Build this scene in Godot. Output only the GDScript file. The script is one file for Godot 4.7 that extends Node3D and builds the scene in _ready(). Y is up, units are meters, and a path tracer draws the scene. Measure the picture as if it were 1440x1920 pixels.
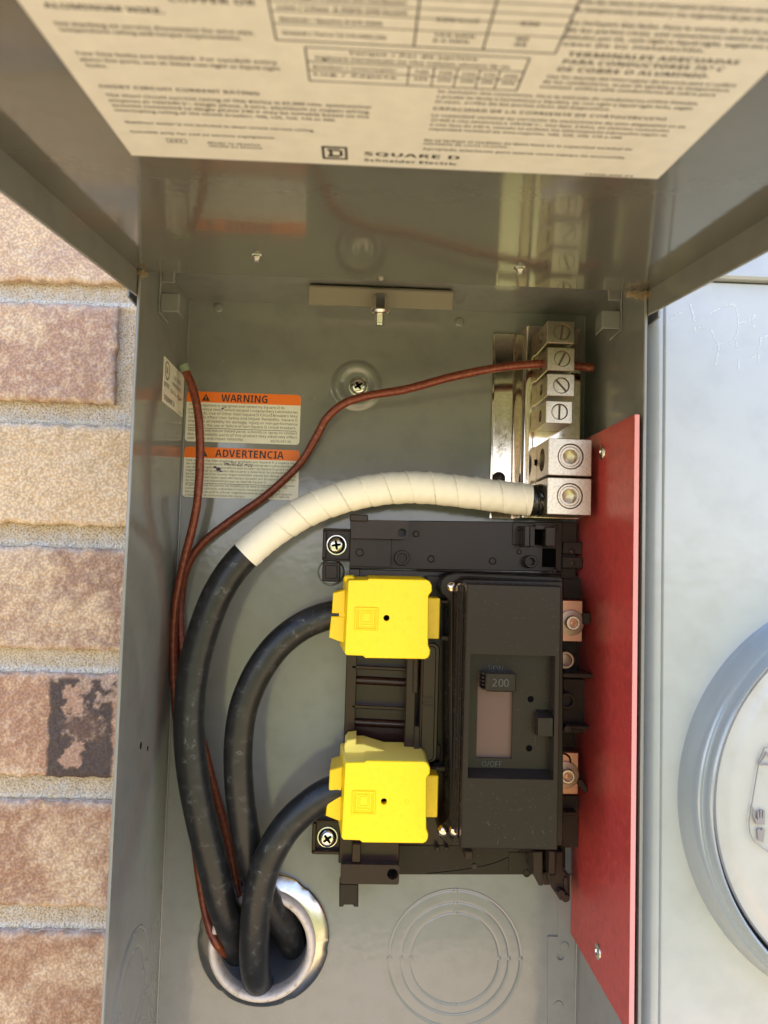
extends Node3D
# A gray steel service panel on a brick wall, its lid propped up. Shapes are worked out in millimetres:
# x to the right, y up, z out of the wall; the upper left back corner of the box is at 0, 0, 0.

const UP_MM := 1500.0        # that corner stands this far above the ground
const W := 256.3             # inside width of the box
const D := 105.0             # depth of the box
const LID_Y := -20.5         # where the lid starts, at z = D
const LID_TILT := 0.1169     # how far it hangs below level

var taken := {}
var origins := {}
var M := {}
var rng := RandomNumberGenerator.new()


# ------------------------------------------------------------------ mesh building
class MB:
	var v := PackedVector3Array()
	var c := PackedColorArray()
	var n := PackedVector3Array()
	var col := Color.WHITE
	var tinted := false
	var xf := Transform3D.IDENTITY

	func tri(a: Vector3, b: Vector3, d: Vector3) -> void:
		v.append(xf * a); v.append(xf * b); v.append(xf * d)
		c.append(col); c.append(col); c.append(col)

	func quad(a: Vector3, b: Vector3, d: Vector3, e: Vector3) -> void:
		tri(a, b, d); tri(a, d, e)

	func tri_c(a: Vector3, b: Vector3, d: Vector3, ca: Color, cb: Color, cd: Color) -> void:
		v.append(xf * a); v.append(xf * b); v.append(xf * d)
		c.append(ca); c.append(cb); c.append(cd)
		tinted = true

	# outline given counter-clockwise or clockwise, pushed out from z0 to z1; the front edge is bevelled
	func prism(outline: Array, z0: float, z1: float, bev := 0.4, back_bev := 0.0) -> void:
		var p := PackedVector2Array()
		for q in outline:
			p.append(q)
		if Geometry2D.is_polygon_clockwise(p):
			p.reverse()
		var k := p.size()
		var inner := inset(p, bev)
		var binner := inset(p, back_bev)
		var t := Geometry2D.triangulate_polygon(inner)
		for i in range(0, t.size(), 3):
			var a := inner[t[i]]; var b := inner[t[i + 1]]; var d := inner[t[i + 2]]
			if (b - a).cross(d - a) < 0.0:
				var s := b; b = d; d = s
			tri(Vector3(a.x, a.y, z1), Vector3(b.x, b.y, z1), Vector3(d.x, d.y, z1))
		t = Geometry2D.triangulate_polygon(binner)
		for i in range(0, t.size(), 3):
			var a := binner[t[i]]; var b := binner[t[i + 1]]; var d := binner[t[i + 2]]
			if (b - a).cross(d - a) < 0.0:
				var s := b; b = d; d = s
			tri(Vector3(a.x, a.y, z0), Vector3(d.x, d.y, z0), Vector3(b.x, b.y, z0))
		for i in k:
			var j := (i + 1) % k
			quad(Vector3(p[i].x, p[i].y, z0 + back_bev), Vector3(p[j].x, p[j].y, z0 + back_bev), Vector3(p[j].x, p[j].y, z1 - bev), Vector3(p[i].x, p[i].y, z1 - bev))
			if bev > 0.0:
				quad(Vector3(p[i].x, p[i].y, z1 - bev), Vector3(p[j].x, p[j].y, z1 - bev), Vector3(inner[j].x, inner[j].y, z1), Vector3(inner[i].x, inner[i].y, z1))
			if back_bev > 0.0:
				quad(Vector3(binner[i].x, binner[i].y, z0), Vector3(binner[j].x, binner[j].y, z0), Vector3(p[j].x, p[j].y, z0 + back_bev), Vector3(p[i].x, p[i].y, z0 + back_bev))

	func inset(p: PackedVector2Array, b: float) -> PackedVector2Array:
		if b <= 0.0:
			return p
		var r := PackedVector2Array()
		var k := p.size()
		for i in k:
			var e := (p[i] - p[(i + k - 1) % k]).normalized()
			var g := (p[(i + 1) % k] - p[i]).normalized()
			var ne := Vector2(-e.y, e.x); var ng := Vector2(-g.y, g.x)
			var m := ne + ng
			r.append(p[i] + m * (b / maxf(0.35, 1.0 + ne.dot(ng))))
		return r

	# a box with chamfered edges
	func box(lo: Vector3, hi: Vector3, b := 0.4) -> void:
		var s := hi - lo
		b = minf(b, 0.45 * minf(s.x, minf(s.y, s.z)))
		var mid := (lo + hi) * 0.5; var h := s * 0.5
		for ax in 3:
			for sg in [-1.0, 1.0]:
				var u := (ax + 1) % 3; var w := (ax + 2) % 3
				var q := []
				for k in [[-1, -1], [1, -1], [1, 1], [-1, 1]]:
					var pt := mid
					pt[ax] += sg * h[ax]; pt[u] += k[0] * (h[u] - b); pt[w] += k[1] * (h[w] - b)
					q.append(pt)
				if sg < 0.0:
					q.reverse()
				quad(q[0], q[1], q[2], q[3])
		for ax in 3:          # edges that run along ax
			var u := (ax + 1) % 3; var w := (ax + 2) % 3
			for su in [-1.0, 1.0]:
				for sw in [-1.0, 1.0]:
					var q := []
					for k in [[-1, 0], [1, 0], [1, 1], [-1, 1]]:
						var pt := mid
						pt[ax] += k[0] * (h[ax] - b)
						pt[u] += su * (h[u] - (b if k[1] == 1 else 0.0))
						pt[w] += sw * (h[w] - (0.0 if k[1] == 1 else b))
						q.append(pt)
					if su * sw > 0.0:
						q.reverse()
					quad(q[0], q[1], q[2], q[3])
		for sx in [-1.0, 1.0]:
			for sy in [-1.0, 1.0]:
				for sz in [-1.0, 1.0]:
					var a := mid + Vector3(sx * h.x, sy * (h.y - b), sz * (h.z - b))
					var d := mid + Vector3(sx * (h.x - b), sy * h.y, sz * (h.z - b))
					var e := mid + Vector3(sx * (h.x - b), sy * (h.y - b), sz * h.z)
					if sx * sy * sz > 0.0:
						tri(a, d, e)
					else:
						tri(a, e, d)

	# profile of (radius, height along z) turned about z at "at"
	func lathe(profile: Array, at := Vector3.ZERO, k := 32, squash := 1.0) -> void:
		for i in profile.size() - 1:
			var a: Vector2 = profile[i]; var b: Vector2 = profile[i + 1]
			for j in k:
				var t0 := TAU * j / k; var t1 := TAU * (j + 1) / k
				var d0 := Vector3(cos(t0), sin(t0) * squash, 0.0); var d1 := Vector3(cos(t1), sin(t1) * squash, 0.0)
				var p0 := at + d0 * a.x + Vector3(0, 0, a.y); var p1 := at + d1 * a.x + Vector3(0, 0, a.y)
				var q0 := at + d0 * b.x + Vector3(0, 0, b.y); var q1 := at + d1 * b.x + Vector3(0, 0, b.y)
				if a.x > 0.0001:
					tri(p0, p1, q1)
				if b.x > 0.0001:
					tri(p0, q1, q0)

	# flat star-shaped outline round "ctr" with a hole of another outline or radius in it, at height z
	func holed(outline: Array, ctr: Vector2, r: float, z: float, depth := 0.0, k := 32) -> void:
		var p := PackedVector2Array()
		for q in outline:
			p.append(q)
		if Geometry2D.is_polygon_clockwise(p):
			p.reverse()
		var angles := []
		for q in p:
			angles.append(fposmod((q - ctr).angle(), TAU))
		for i in k:
			angles.append(TAU * i / k + 0.0011)
		angles.sort()
		var pts := PackedVector2Array()
		for a in angles:
			var dir := Vector2.from_angle(a)
			var far := ctr + dir * 1.0
			for i in p.size():
				var hit = Geometry2D.segment_intersects_segment(ctr, ctr + dir * 2000.0, p[i], p[(i + 1) % p.size()])
				if hit != null:
					far = hit
			for q in p:
				if absf(angle_difference((q - ctr).angle(), a)) < 0.00001:
					far = q
			pts.append(far)
		for i in angles.size():
			var j := (i + 1) % angles.size()
			var a0 := ctr + Vector2.from_angle(angles[i]) * r; var a1 := ctr + Vector2.from_angle(angles[j]) * r
			quad(Vector3(a0.x, a0.y, z), Vector3(pts[i].x, pts[i].y, z), Vector3(pts[j].x, pts[j].y, z), Vector3(a1.x, a1.y, z))
			if depth != 0.0:
				quad(Vector3(a1.x, a1.y, z), Vector3(a1.x, a1.y, z - depth), Vector3(a0.x, a0.y, z - depth), Vector3(a0.x, a0.y, z))

	# walls of an outline between two heights (seen from outside, or from inside when turned)
	func walls(outline: Array, z0: float, z1: float, inward := false) -> void:
		var p := PackedVector2Array()
		for q in outline:
			p.append(q)
		if Geometry2D.is_polygon_clockwise(p) != inward:
			p.reverse()
		for i in p.size():
			var j := (i + 1) % p.size()
			quad(Vector3(p[i].x, p[i].y, z0), Vector3(p[j].x, p[j].y, z0), Vector3(p[j].x, p[j].y, z1), Vector3(p[i].x, p[i].y, z1))

	# flat frame between two rectangles given by corner and corner, facing +z
	func frame(a0: Vector2, a1: Vector2, b0: Vector2, b1: Vector2, z: float, zi: float) -> void:
		var o := [a0, Vector2(a1.x, a0.y), a1, Vector2(a0.x, a1.y)]
		var i := [b0, Vector2(b1.x, b0.y), b1, Vector2(b0.x, b1.y)]
		for k in 4:
			var j := (k + 1) % 4
			quad(Vector3(o[k].x, o[k].y, z), Vector3(o[j].x, o[j].y, z), Vector3(i[j].x, i[j].y, zi), Vector3(i[k].x, i[k].y, zi))

	# a round bar through points; radius is a number or a Callable(distance, angle) -> radius
	func tube(path: Array, radius, k := 20, step := 2.0, caps := true, tint = null) -> void:
		var pts := curve(path, step)
		var m := pts.size()
		var t := (pts[1] - pts[0]).normalized()
		var up := Vector3.UP if absf(t.y) < 0.9 else Vector3.RIGHT
		var nn := t.cross(up).normalized()
		var rings := []
		var tints := []
		var s := 0.0
		for i in m:
			var tn := (pts[mini(i + 1, m - 1)] - pts[maxi(i - 1, 0)]).normalized()
			nn = (nn - tn * nn.dot(tn)).normalized()
			var bb := tn.cross(nn)
			var ring := PackedVector3Array()
			var rc := PackedColorArray()
			for j in k:
				var a := TAU * j / k
				var rr: float = radius if radius is float else (radius as Callable).call(s, a)
				ring.append(pts[i] + (nn * cos(a) + bb * sin(a)) * rr)
				rc.append(Color.WHITE if tint == null else (tint as Callable).call(s, a))
			rings.append(ring); tints.append(rc)
			if i < m - 1:
				s += pts[i].distance_to(pts[i + 1])
		for i in m - 1:
			for j in k:
				var l := (j + 1) % k
				tri_c(rings[i][j], rings[i][l], rings[i + 1][l], tints[i][j], tints[i][l], tints[i + 1][l])
				tri_c(rings[i][j], rings[i + 1][l], rings[i + 1][j], tints[i][j], tints[i + 1][l], tints[i + 1][j])
		if caps:
			for j in k:
				var l := (j + 1) % k
				tri_c(pts[0], rings[0][l], rings[0][j], tints[0][0], tints[0][0], tints[0][0])
				tri_c(pts[m - 1], rings[m - 1][j], rings[m - 1][l], tints[m - 1][0], tints[m - 1][0], tints[m - 1][0])

	static func curve(path: Array, step: float) -> PackedVector3Array:
		var r := PackedVector3Array()
		var k := path.size()
		for i in k - 1:
			var a: Vector3 = path[maxi(i - 1, 0)]; var b: Vector3 = path[i]; var d: Vector3 = path[i + 1]; var e: Vector3 = path[mini(i + 2, k - 1)]
			var m := maxi(1, int(b.distance_to(d) / step))
			for j in m:
				r.append(b.cubic_interpolate(d, a, e, float(j) / m))
		r.append(path[k - 1])
		return r

	# rounds off shading where faces meet at less than "angle" degrees
	func mesh(o: Vector3, angle := 38.0) -> ArrayMesh:
		var at := {}
		var m := v.size()
		var fn := PackedVector3Array()
		for i in range(0, m, 3):
			fn.append((v[i + 1] - v[i]).cross(v[i + 2] - v[i]))
		for i in m:
			var key := Vector3i((v[i] * 400.0).round())
			if at.has(key):
				at[key].append(i / 3)
			else:
				at[key] = [i / 3]
		var lim := cos(deg_to_rad(angle))
		var pos := PackedVector3Array(); var nor := PackedVector3Array(); var colr := PackedColorArray()
		for f in m / 3:
			var own := fn[f].normalized()
			for k in [0, 2, 1]:
				var i: int = f * 3 + k
				var sum := Vector3.ZERO
				for g in at[Vector3i((v[i] * 400.0).round())]:
					if fn[g].normalized().dot(own) > lim:
						sum += fn[g]
				pos.append((v[i] - o) * 0.001)
				nor.append(sum.normalized() if sum.length_squared() > 0.0 else Vector3.UP)
				if tinted:
					colr.append(c[i])
		var a := []
		a.resize(Mesh.ARRAY_MAX)
		a[Mesh.ARRAY_VERTEX] = pos; a[Mesh.ARRAY_NORMAL] = nor
		if tinted:
			a[Mesh.ARRAY_COLOR] = colr
		var r := ArrayMesh.new()
		r.add_surface_from_arrays(Mesh.PRIMITIVE_TRIANGLES, a)
		return r


# ------------------------------------------------------------------ objects
func numbered(called: String) -> String:
	taken[called] = taken.get(called, 0) + 1
	return called if taken[called] == 1 else "%s_%03d" % [called, taken[called] - 1]

func tag(o: Node, label: String, category: String, group := "") -> void:
	o.set_meta("label", label); o.set_meta("category", category)
	if group:
		o.set_meta("group", group)

func place(o: Node3D, at: Vector3) -> void:
	origins[o] = at
	o.position = (at + Vector3(0, UP_MM, 0)) * 0.001

func thing(called: String, label: String, category: String, at: Vector3, group := "") -> Node3D:
	var o := Node3D.new()
	o.name = numbered(called)
	add_child(o)
	place(o, at)
	tag(o, label, category, group)
	return o

# one mesh as a part (or sub-part) of parent
func part_name(called: String, parent: Node3D) -> String:
	var key := "%d/%s" % [parent.get_instance_id(), called]
	taken[key] = taken.get(key, 0) + 1
	return called if taken[key] == 1 else "%s_%03d" % [called, taken[key] - 1]

func part(called: String, mb: MB, mat: Material, parent: Node3D, angle := 38.0) -> MeshInstance3D:
	var o := MeshInstance3D.new()
	o.name = part_name(called, parent)
	o.mesh = mb.mesh(origins[parent], angle)
	o.material_override = mat
	parent.add_child(o, true)
	origins[o] = origins[parent]
	return o

# a thing that is one mesh
func whole(called: String, mb: MB, mat: Material, label: String, category: String, at: Vector3, group := "", angle := 38.0) -> MeshInstance3D:
	var o := MeshInstance3D.new()
	o.name = numbered(called)
	o.mesh = mb.mesh(at, angle)
	o.material_override = mat
	add_child(o)
	place(o, at)
	tag(o, label, category, group)
	return o

func rounded(lo: Vector2, hi: Vector2, r: float, k := 5) -> Array:
	var o := []
	for q in [[hi.x - r, hi.y - r, 0.0], [lo.x + r, hi.y - r, 0.25], [lo.x + r, lo.y + r, 0.5], [hi.x - r, lo.y + r, 0.75]]:
		for i in k + 1:
			o.append(Vector2(q[0], q[1]) + Vector2.from_angle(TAU * (q[2] + 0.25 * i / k)) * r)
	return o

func circle(ctr: Vector2, r: float, k := 24) -> Array:
	var o := []
	for i in k:
		o.append(ctr + Vector2.from_angle(TAU * i / k) * r)
	return o

var fonts := {}
var base_line := {}
# lines of [text, x, baseline y, width or 0, cap height, bold] in millimetres on the plane of "frame"
func lettering(called: String, lines: Array, frame: Transform3D, mat: Material, parent: Node3D, fine := 2.0, thick := 0.0) -> MeshInstance3D:
	var pos := PackedVector3Array(); var nor := PackedVector3Array()
	for l in lines:
		var bold: bool = l[5]
		if not fonts.has(bold):
			var f := SystemFont.new()
			f.font_names = PackedStringArray(["Droid Sans"])
			f.font_weight = 700 if bold else 400
			fonts[bold] = f
			var h := text_of("H", f, fine, 0.0)
			base_line[bold] = h.get_aabb()
		var t := text_of(l[0], fonts[bold], fine, thick)
		var arr := t.get_mesh_arrays()
		if arr.is_empty():
			continue
		var bb: AABB = t.get_aabb(); var hb: AABB = base_line[bold]
		var sy: float = l[4] / hb.size.y
		var sx: float = l[3] / bb.size.x if l[3] > 0.0 else sy
		var vs: PackedVector3Array = arr[Mesh.ARRAY_VERTEX]; var ns: PackedVector3Array = arr[Mesh.ARRAY_NORMAL]
		var ix: PackedInt32Array = arr[Mesh.ARRAY_INDEX]
		for i in ix:
			var q := vs[i]
			pos.append((frame * Vector3(l[1] + (q.x - bb.position.x) * sx, l[2] + (q.y - hb.position.y) * sy, q.z * sy) - origins[parent]) * 0.001)
			nor.append((frame.basis * ns[i]).normalized())
	var a := []
	a.resize(Mesh.ARRAY_MAX)
	a[Mesh.ARRAY_VERTEX] = pos; a[Mesh.ARRAY_NORMAL] = nor
	var m := ArrayMesh.new()
	m.add_surface_from_arrays(Mesh.PRIMITIVE_TRIANGLES, a)
	var o := MeshInstance3D.new()
	o.name = part_name(called, parent); o.mesh = m; o.material_override = mat
	parent.add_child(o, true)
	origins[o] = origins[parent]
	return o

func text_of(s: String, f: Font, fine: float, thick: float) -> TextMesh:
	var t := TextMesh.new()
	t.text = s; t.font = f; t.font_size = 32; t.pixel_size = 1.0; t.curve_step = fine; t.depth = thick
	t.horizontal_alignment = HORIZONTAL_ALIGNMENT_LEFT
	return t


# ------------------------------------------------------------------ materials
func noise(freq: float, seed_: int, octaves := 3, kind := FastNoiseLite.TYPE_SIMPLEX_SMOOTH) -> FastNoiseLite:
	var f := FastNoiseLite.new()
	f.noise_type = kind; f.frequency = freq; f.seed = seed_
	f.fractal_octaves = octaves
	return f

func noise_map(f: FastNoiseLite, stops: Array, size := 512) -> NoiseTexture2D:
	var t := NoiseTexture2D.new()
	t.width = size; t.height = size; t.seamless = true; t.noise = f
	var g := Gradient.new()
	g.offsets = PackedFloat32Array(); g.colors = PackedColorArray()
	var off := PackedFloat32Array(); var cs := PackedColorArray()
	for s in stops:
		off.append(s[0]); cs.append(s[1])
	g.offsets = off; g.colors = cs
	t.color_ramp = g
	return t

func normal_map(f: FastNoiseLite, strength: float, size := 512) -> NoiseTexture2D:
	var t := NoiseTexture2D.new()
	t.width = size; t.height = size; t.seamless = true; t.noise = f
	t.as_normal_map = true; t.bump_strength = strength
	return t

func grey(x: float) -> Color:
	return Color(x, x, x)

func lin(r: float, g: float, b: float) -> Color:
	return Color(r, g, b).linear_to_srgb()

# repeat: how many times a metre the textures repeat
func mat(c: Color, rough: float, metal := 0.0, repeat := 20.0) -> StandardMaterial3D:
	var m := StandardMaterial3D.new()
	m.albedo_color = c; m.roughness = rough; m.metallic = metal
	m.uv1_triplanar = true
	m.uv1_scale = Vector3.ONE * repeat
	return m

func bumped(m: StandardMaterial3D, tex: Texture2D, amount: float) -> StandardMaterial3D:
	m.normal_enabled = true; m.normal_texture = tex; m.normal_scale = amount
	return m

func tinted(m: StandardMaterial3D) -> StandardMaterial3D:
	m.vertex_color_use_as_albedo = true
	return m

func materials() -> void:
	var peel := normal_map(noise(0.02, 3, 2), 6.0)
	var grain := normal_map(noise(0.12, 5, 3), 5.0)
	var brushed := normal_map(noise(0.05, 9, 4), 4.0)
	# enamel: faint mottling, thin pale scuffs
	var scuff := noise(0.006, 21, 4, FastNoiseLite.TYPE_SIMPLEX)
	scuff.fractal_type = FastNoiseLite.FRACTAL_RIDGED
	scuff.domain_warp_enabled = true; scuff.domain_warp_amplitude = 60.0
	var paint_tint := noise_map(noise(0.008, 4, 5), [[0.0, grey(0.94)], [0.5, grey(0.985)], [1.0, grey(1.0)]])
	var paint_gloss := noise_map(noise(0.01, 14, 5), [[0.0, grey(0.75)], [1.0, grey(1.0)]])
	M.paint = bumped(mat(lin(0.186, 0.187, 0.176), 0.14, 0.0, 12.0), peel, 0.035)
	M.paint.metallic_specular = 0.6
	M.paint.albedo_texture = paint_tint
	M.paint.roughness_texture = paint_gloss
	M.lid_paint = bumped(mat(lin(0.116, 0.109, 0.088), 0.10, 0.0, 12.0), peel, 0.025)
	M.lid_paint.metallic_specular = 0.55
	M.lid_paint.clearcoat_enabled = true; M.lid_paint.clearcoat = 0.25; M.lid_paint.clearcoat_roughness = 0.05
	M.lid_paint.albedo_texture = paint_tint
	M.cover_paint = bumped(mat(lin(0.35, 0.37, 0.37), 0.20, 0.0, 8.0), peel, 0.05)
	M.cover_paint.metallic_specular = 0.75
	M.cover_paint.albedo_texture = paint_tint
	M.gap_shade = mat(lin(0.02, 0.016, 0.017), 0.7)  # near-black standing for the shade inside narrow gaps
	# metals
	var tarnish := noise_map(noise(0.03, 33, 5), [[0.0, grey(0.84)], [0.45, grey(0.96)], [1.0, grey(1.0)]])
	var smear := noise_map(noise(0.015, 34, 5), [[0.0, grey(0.5)], [1.0, grey(1.0)]])
	M.zinc = bumped(mat(lin(0.56, 0.53, 0.47), 0.30, 1.0, 7.0), brushed, 0.015)
	M.zinc.albedo_texture = tarnish; M.zinc.roughness_texture = smear
	M.galvanised = bumped(mat(lin(0.48, 0.43, 0.35), 0.42, 0.75, 10.0), brushed, 0.015)
	M.tin = bumped(mat(lin(0.80, 0.70, 0.58), 0.17, 1.0, 18.0), brushed, 0.02)
	M.tin.albedo_texture = tarnish; M.tin.roughness_texture = smear
	M.lug = bumped(mat(lin(0.66, 0.57, 0.455), 0.34, 1.0, 30.0), grain, 0.03)
	M.lug.albedo_texture = tarnish
	M.screw = bumped(mat(lin(0.70, 0.68, 0.63), 0.22, 1.0, 30.0), brushed, 0.03)
	M.copper_plate = bumped(mat(lin(0.46, 0.24, 0.155), 0.36, 1.0, 30.0), brushed, 0.08)
	M.rivet = mat(lin(0.75, 0.62, 0.52), 0.20, 1.0)
	M.bushing = bumped(mat(lin(0.64, 0.54, 0.46), 0.5, 0.0, 20.0), grain, 0.08)
	M.bushing.albedo_texture = smear_dirt()
	M.pipe = bumped(mat(lin(0.26, 0.25, 0.245), 0.4, 0.0, 12.0), peel, 0.05)
	M.ring_shaded = bumped(mat(lin(0.29, 0.325, 0.34), 0.20, 0.12, 8.0), peel, 0.03)  # cover tone darkened and blued for the light on its sideways slope
	M.ring_shaded.metallic_specular = 0.75
	M.slot_brown = mat(lin(0.10, 0.075, 0.055), 0.6, 0.6)  # dark brown for the screw slots
	M.grit = mat(lin(0.34, 0.29, 0.23), 0.9)
	M.letter = mat(lin(0.05, 0.046, 0.042), 0.5)
	M.dust = mat(lin(0.075, 0.07, 0.065), 0.9)
	M.fray = mat(lin(0.62, 0.22, 0.18), 0.8)
	M.washer = mat(lin(0.30, 0.21, 0.16), 0.35, 1.0)
	M.residue = mat(lin(0.46, 0.485, 0.49), 0.6)
	# plastics
	var dusty := noise(0.045, 61, 4); 
	var specks := noise_map(noise(0.09, 62, 3), [[0.0, grey(1.0)], [0.70, grey(1.0)], [0.80, grey(1.7)], [1.0, grey(3.0)]])
	M.black = bumped(mat(lin(0.022, 0.016, 0.0125), 0.30, 0.0, 20.0), grain, 0.03)
	M.black.metallic_specular = 0.30
	M.black.roughness_texture = smear
	M.phenolic = bumped(mat(lin(0.034, 0.022, 0.017), 0.24, 0.0, 20.0), grain, 0.03)
	M.phenolic.metallic_specular = 0.30
	M.phenolic.roughness_texture = noise_map(noise(0.02, 64, 4), [[0.0, grey(0.7)], [1.0, grey(1.0)]])
	M.deep_brown = bumped(mat(lin(0.024, 0.0095, 0.007), 0.20, 0.0, 20.0), grain, 0.03)
	M.deep_brown.metallic_specular = 0.42
	M.brown = bumped(mat(lin(0.085, 0.040, 0.027), 0.45, 0.0, 30.0), grain, 0.1)
	M.hole = mat(lin(0.003, 0.003, 0.003), 0.9)
	M.hole.metallic_specular = 0.1
	var grime := noise_map(noise(0.02, 71, 5), [[0.0, lin(0.88, 0.84, 0.75)], [0.28, grey(0.985)], [1.0, grey(1.0)]])
	M.yellow = bumped(mat(lin(0.90, 0.62, 0.002), 0.42, 0.0, 20.0), peel, 0.05)
	M.yellow.albedo_texture = grime
	M.yellow_skylit = bumped(mat(lin(0.86, 0.68, 0.14), 0.5, 0.0, 20.0), peel, 0.05)  # yellow lightened for skylight falling on upper faces
	# cable jacket with chalky scuffs
	var chalk := noise(0.02, 81, 5, FastNoiseLite.TYPE_SIMPLEX)
	chalk.domain_warp_enabled = true; chalk.domain_warp_amplitude = 40.0
	M.jacket = bumped(mat(Color.WHITE, 0.36, 0.0, 9.0), grain, 0.03)
	M.jacket.metallic_specular = 0.42
	M.jacket.albedo_texture = noise_map(chalk, [[0.0, lin(0.010, 0.010, 0.0105)], [0.66, lin(0.014, 0.014, 0.0145)], [0.80, lin(0.026, 0.026, 0.026)], [0.90, lin(0.09, 0.09, 0.088)], [1.0, lin(0.22, 0.22, 0.21)]])
	tinted(M.jacket)
	M.tape = tinted(bumped(mat(lin(0.78, 0.755, 0.70), 0.42, 0.0, 20.0), peel, 0.10))
	M.pitch = mat(lin(0.006, 0.006, 0.006), 0.12)
	M.patina = bumped(mat(Color.WHITE, 0.38, 0.0, 16.0), grain, 0.06)
	M.patina.albedo_texture = noise_map(noise(0.035, 91, 5), [[0.0, lin(0.085, 0.016, 0.010)], [0.5, lin(0.17, 0.034, 0.018)], [0.76, lin(0.21, 0.052, 0.026)], [0.9, lin(0.25, 0.14, 0.09)], [1.0, lin(0.34, 0.31, 0.22)]])
	M.patina.metallic = 0.25
	tinted(M.patina)
	M.bare = bumped(mat(lin(0.32, 0.12, 0.03), 0.35, 0.3, 22.0), grain, 0.1)
	M.verdigris = mat(lin(0.20, 0.26, 0.17), 0.7)
	# vulcanised fibre
	var fibre := noise(0.012, 101, 4)
	fibre.fractal_type = FastNoiseLite.FRACTAL_RIDGED
	fibre.domain_warp_enabled = true; fibre.domain_warp_amplitude = 30.0
	M.fibre = bumped(mat(lin(0.48, 0.054, 0.046), 0.38, 0.0, 12.0), grain, 0.10)
	M.fibre.albedo_texture = noise_map(fibre, [[0.0, grey(0.85)], [0.6, grey(0.93)], [0.9, grey(1.0)], [1.0, lin(1, 1, 1)]])
	M.fibre_edge = mat(lin(0.62, 0.26, 0.24), 0.7)
	# print
	M.paper = bumped(mat(lin(0.76, 0.74, 0.655), 0.42, 0.0, 20.0), peel, 0.06)
	M.paper.albedo_texture = noise_map(noise(0.01, 111, 4), [[0.0, grey(0.95)], [1.0, grey(1.0)]])
	M.ink = mat(lin(0.022, 0.018, 0.02), 0.5)
	M.orange = mat(lin(0.80, 0.17, 0.012), 0.4)
	M.smudge = mat(lin(0.05, 0.02, 0.09), 0.5)
	M.grey_print = mat(lin(0.22, 0.2, 0.2), 0.5)
	# masonry
	var flecks := noise(0.05, 121, 2, FastNoiseLite.TYPE_SIMPLEX)
	flecks.domain_warp_enabled = true; flecks.domain_warp_amplitude = 18.0; flecks.domain_warp_frequency = 0.03
	var sand := noise_map(noise(0.12, 122, 4), [[0.0, lin(0.30, 0.25, 0.2)], [0.30, lin(0.6, 0.55, 0.5)], [0.48, grey(0.96)], [1.0, grey(1.0)]])
	M.brick = tinted(mat(lin(0.92, 0.86, 0.80), 0.82, 0.0, 7.0))
	M.brick.uv1_world_triplanar = true
	M.brick.albedo_texture = noise_map(flecks, [[0.0, lin(0.66, 0.57, 0.51)], [0.36, lin(0.76, 0.68, 0.62)], [0.56, lin(0.82, 0.75, 0.69)], [0.63, lin(0.98, 0.93, 0.86)], [0.74, lin(1, 0.98, 0.93)], [1.0, lin(1, 1, 0.97)]], 1024)
	M.brick.heightmap_enabled = true; M.brick.heightmap_scale = 0.06
	M.brick.heightmap_texture = noise_map(noise(0.06, 123, 4), [[0.0, grey(0)], [0.6, grey(0.8)], [1.0, grey(1)]])
	M.mortar = tinted(mat(Color.WHITE, 0.95, 0.0, 9.0))
	M.mortar.uv1_world_triplanar = true
	M.mortar.albedo_texture = sand
	M.mortar.heightmap_enabled = true; M.mortar.heightmap_scale = 0.12
	M.mortar.heightmap_texture = noise_map(noise(0.10, 124, 4), [[0.0, grey(0)], [1.0, grey(1)]])
	# meter face and outdoors
	M.plate_white = bumped(mat(lin(0.43, 0.43, 0.425), 0.30, 0.2, 16.0), brushed, 0.05)
	M.plate_white.albedo_texture = noise_map(noise(0.006, 131, 5), [[0.0, lin(0.86, 0.82, 0.74)], [0.3, grey(0.97)], [1.0, grey(1.0)]])
	M.fluff = mat(lin(0.34, 0.25, 0.14), 0.9, 0.0, 60.0)
	M.lawn = mat(lin(0.20, 0.22, 0.08), 0.9, 0.0, 0.6)
	M.lawn.albedo_texture = noise_map(noise(0.03, 141, 5), [[0.0, lin(0.55, 0.5, 0.4)], [1.0, grey(1.0)]])
	M.paving = mat(lin(0.53, 0.415, 0.255), 0.9, 0.0, 1.5)
	M.paving.albedo_texture = sand

func smear_dirt() -> NoiseTexture2D:
	return noise_map(noise(0.02, 44, 5), [[0.0, lin(0.45, 0.36, 0.3)], [0.35, grey(0.95)], [1.0, grey(1.0)]])


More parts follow.
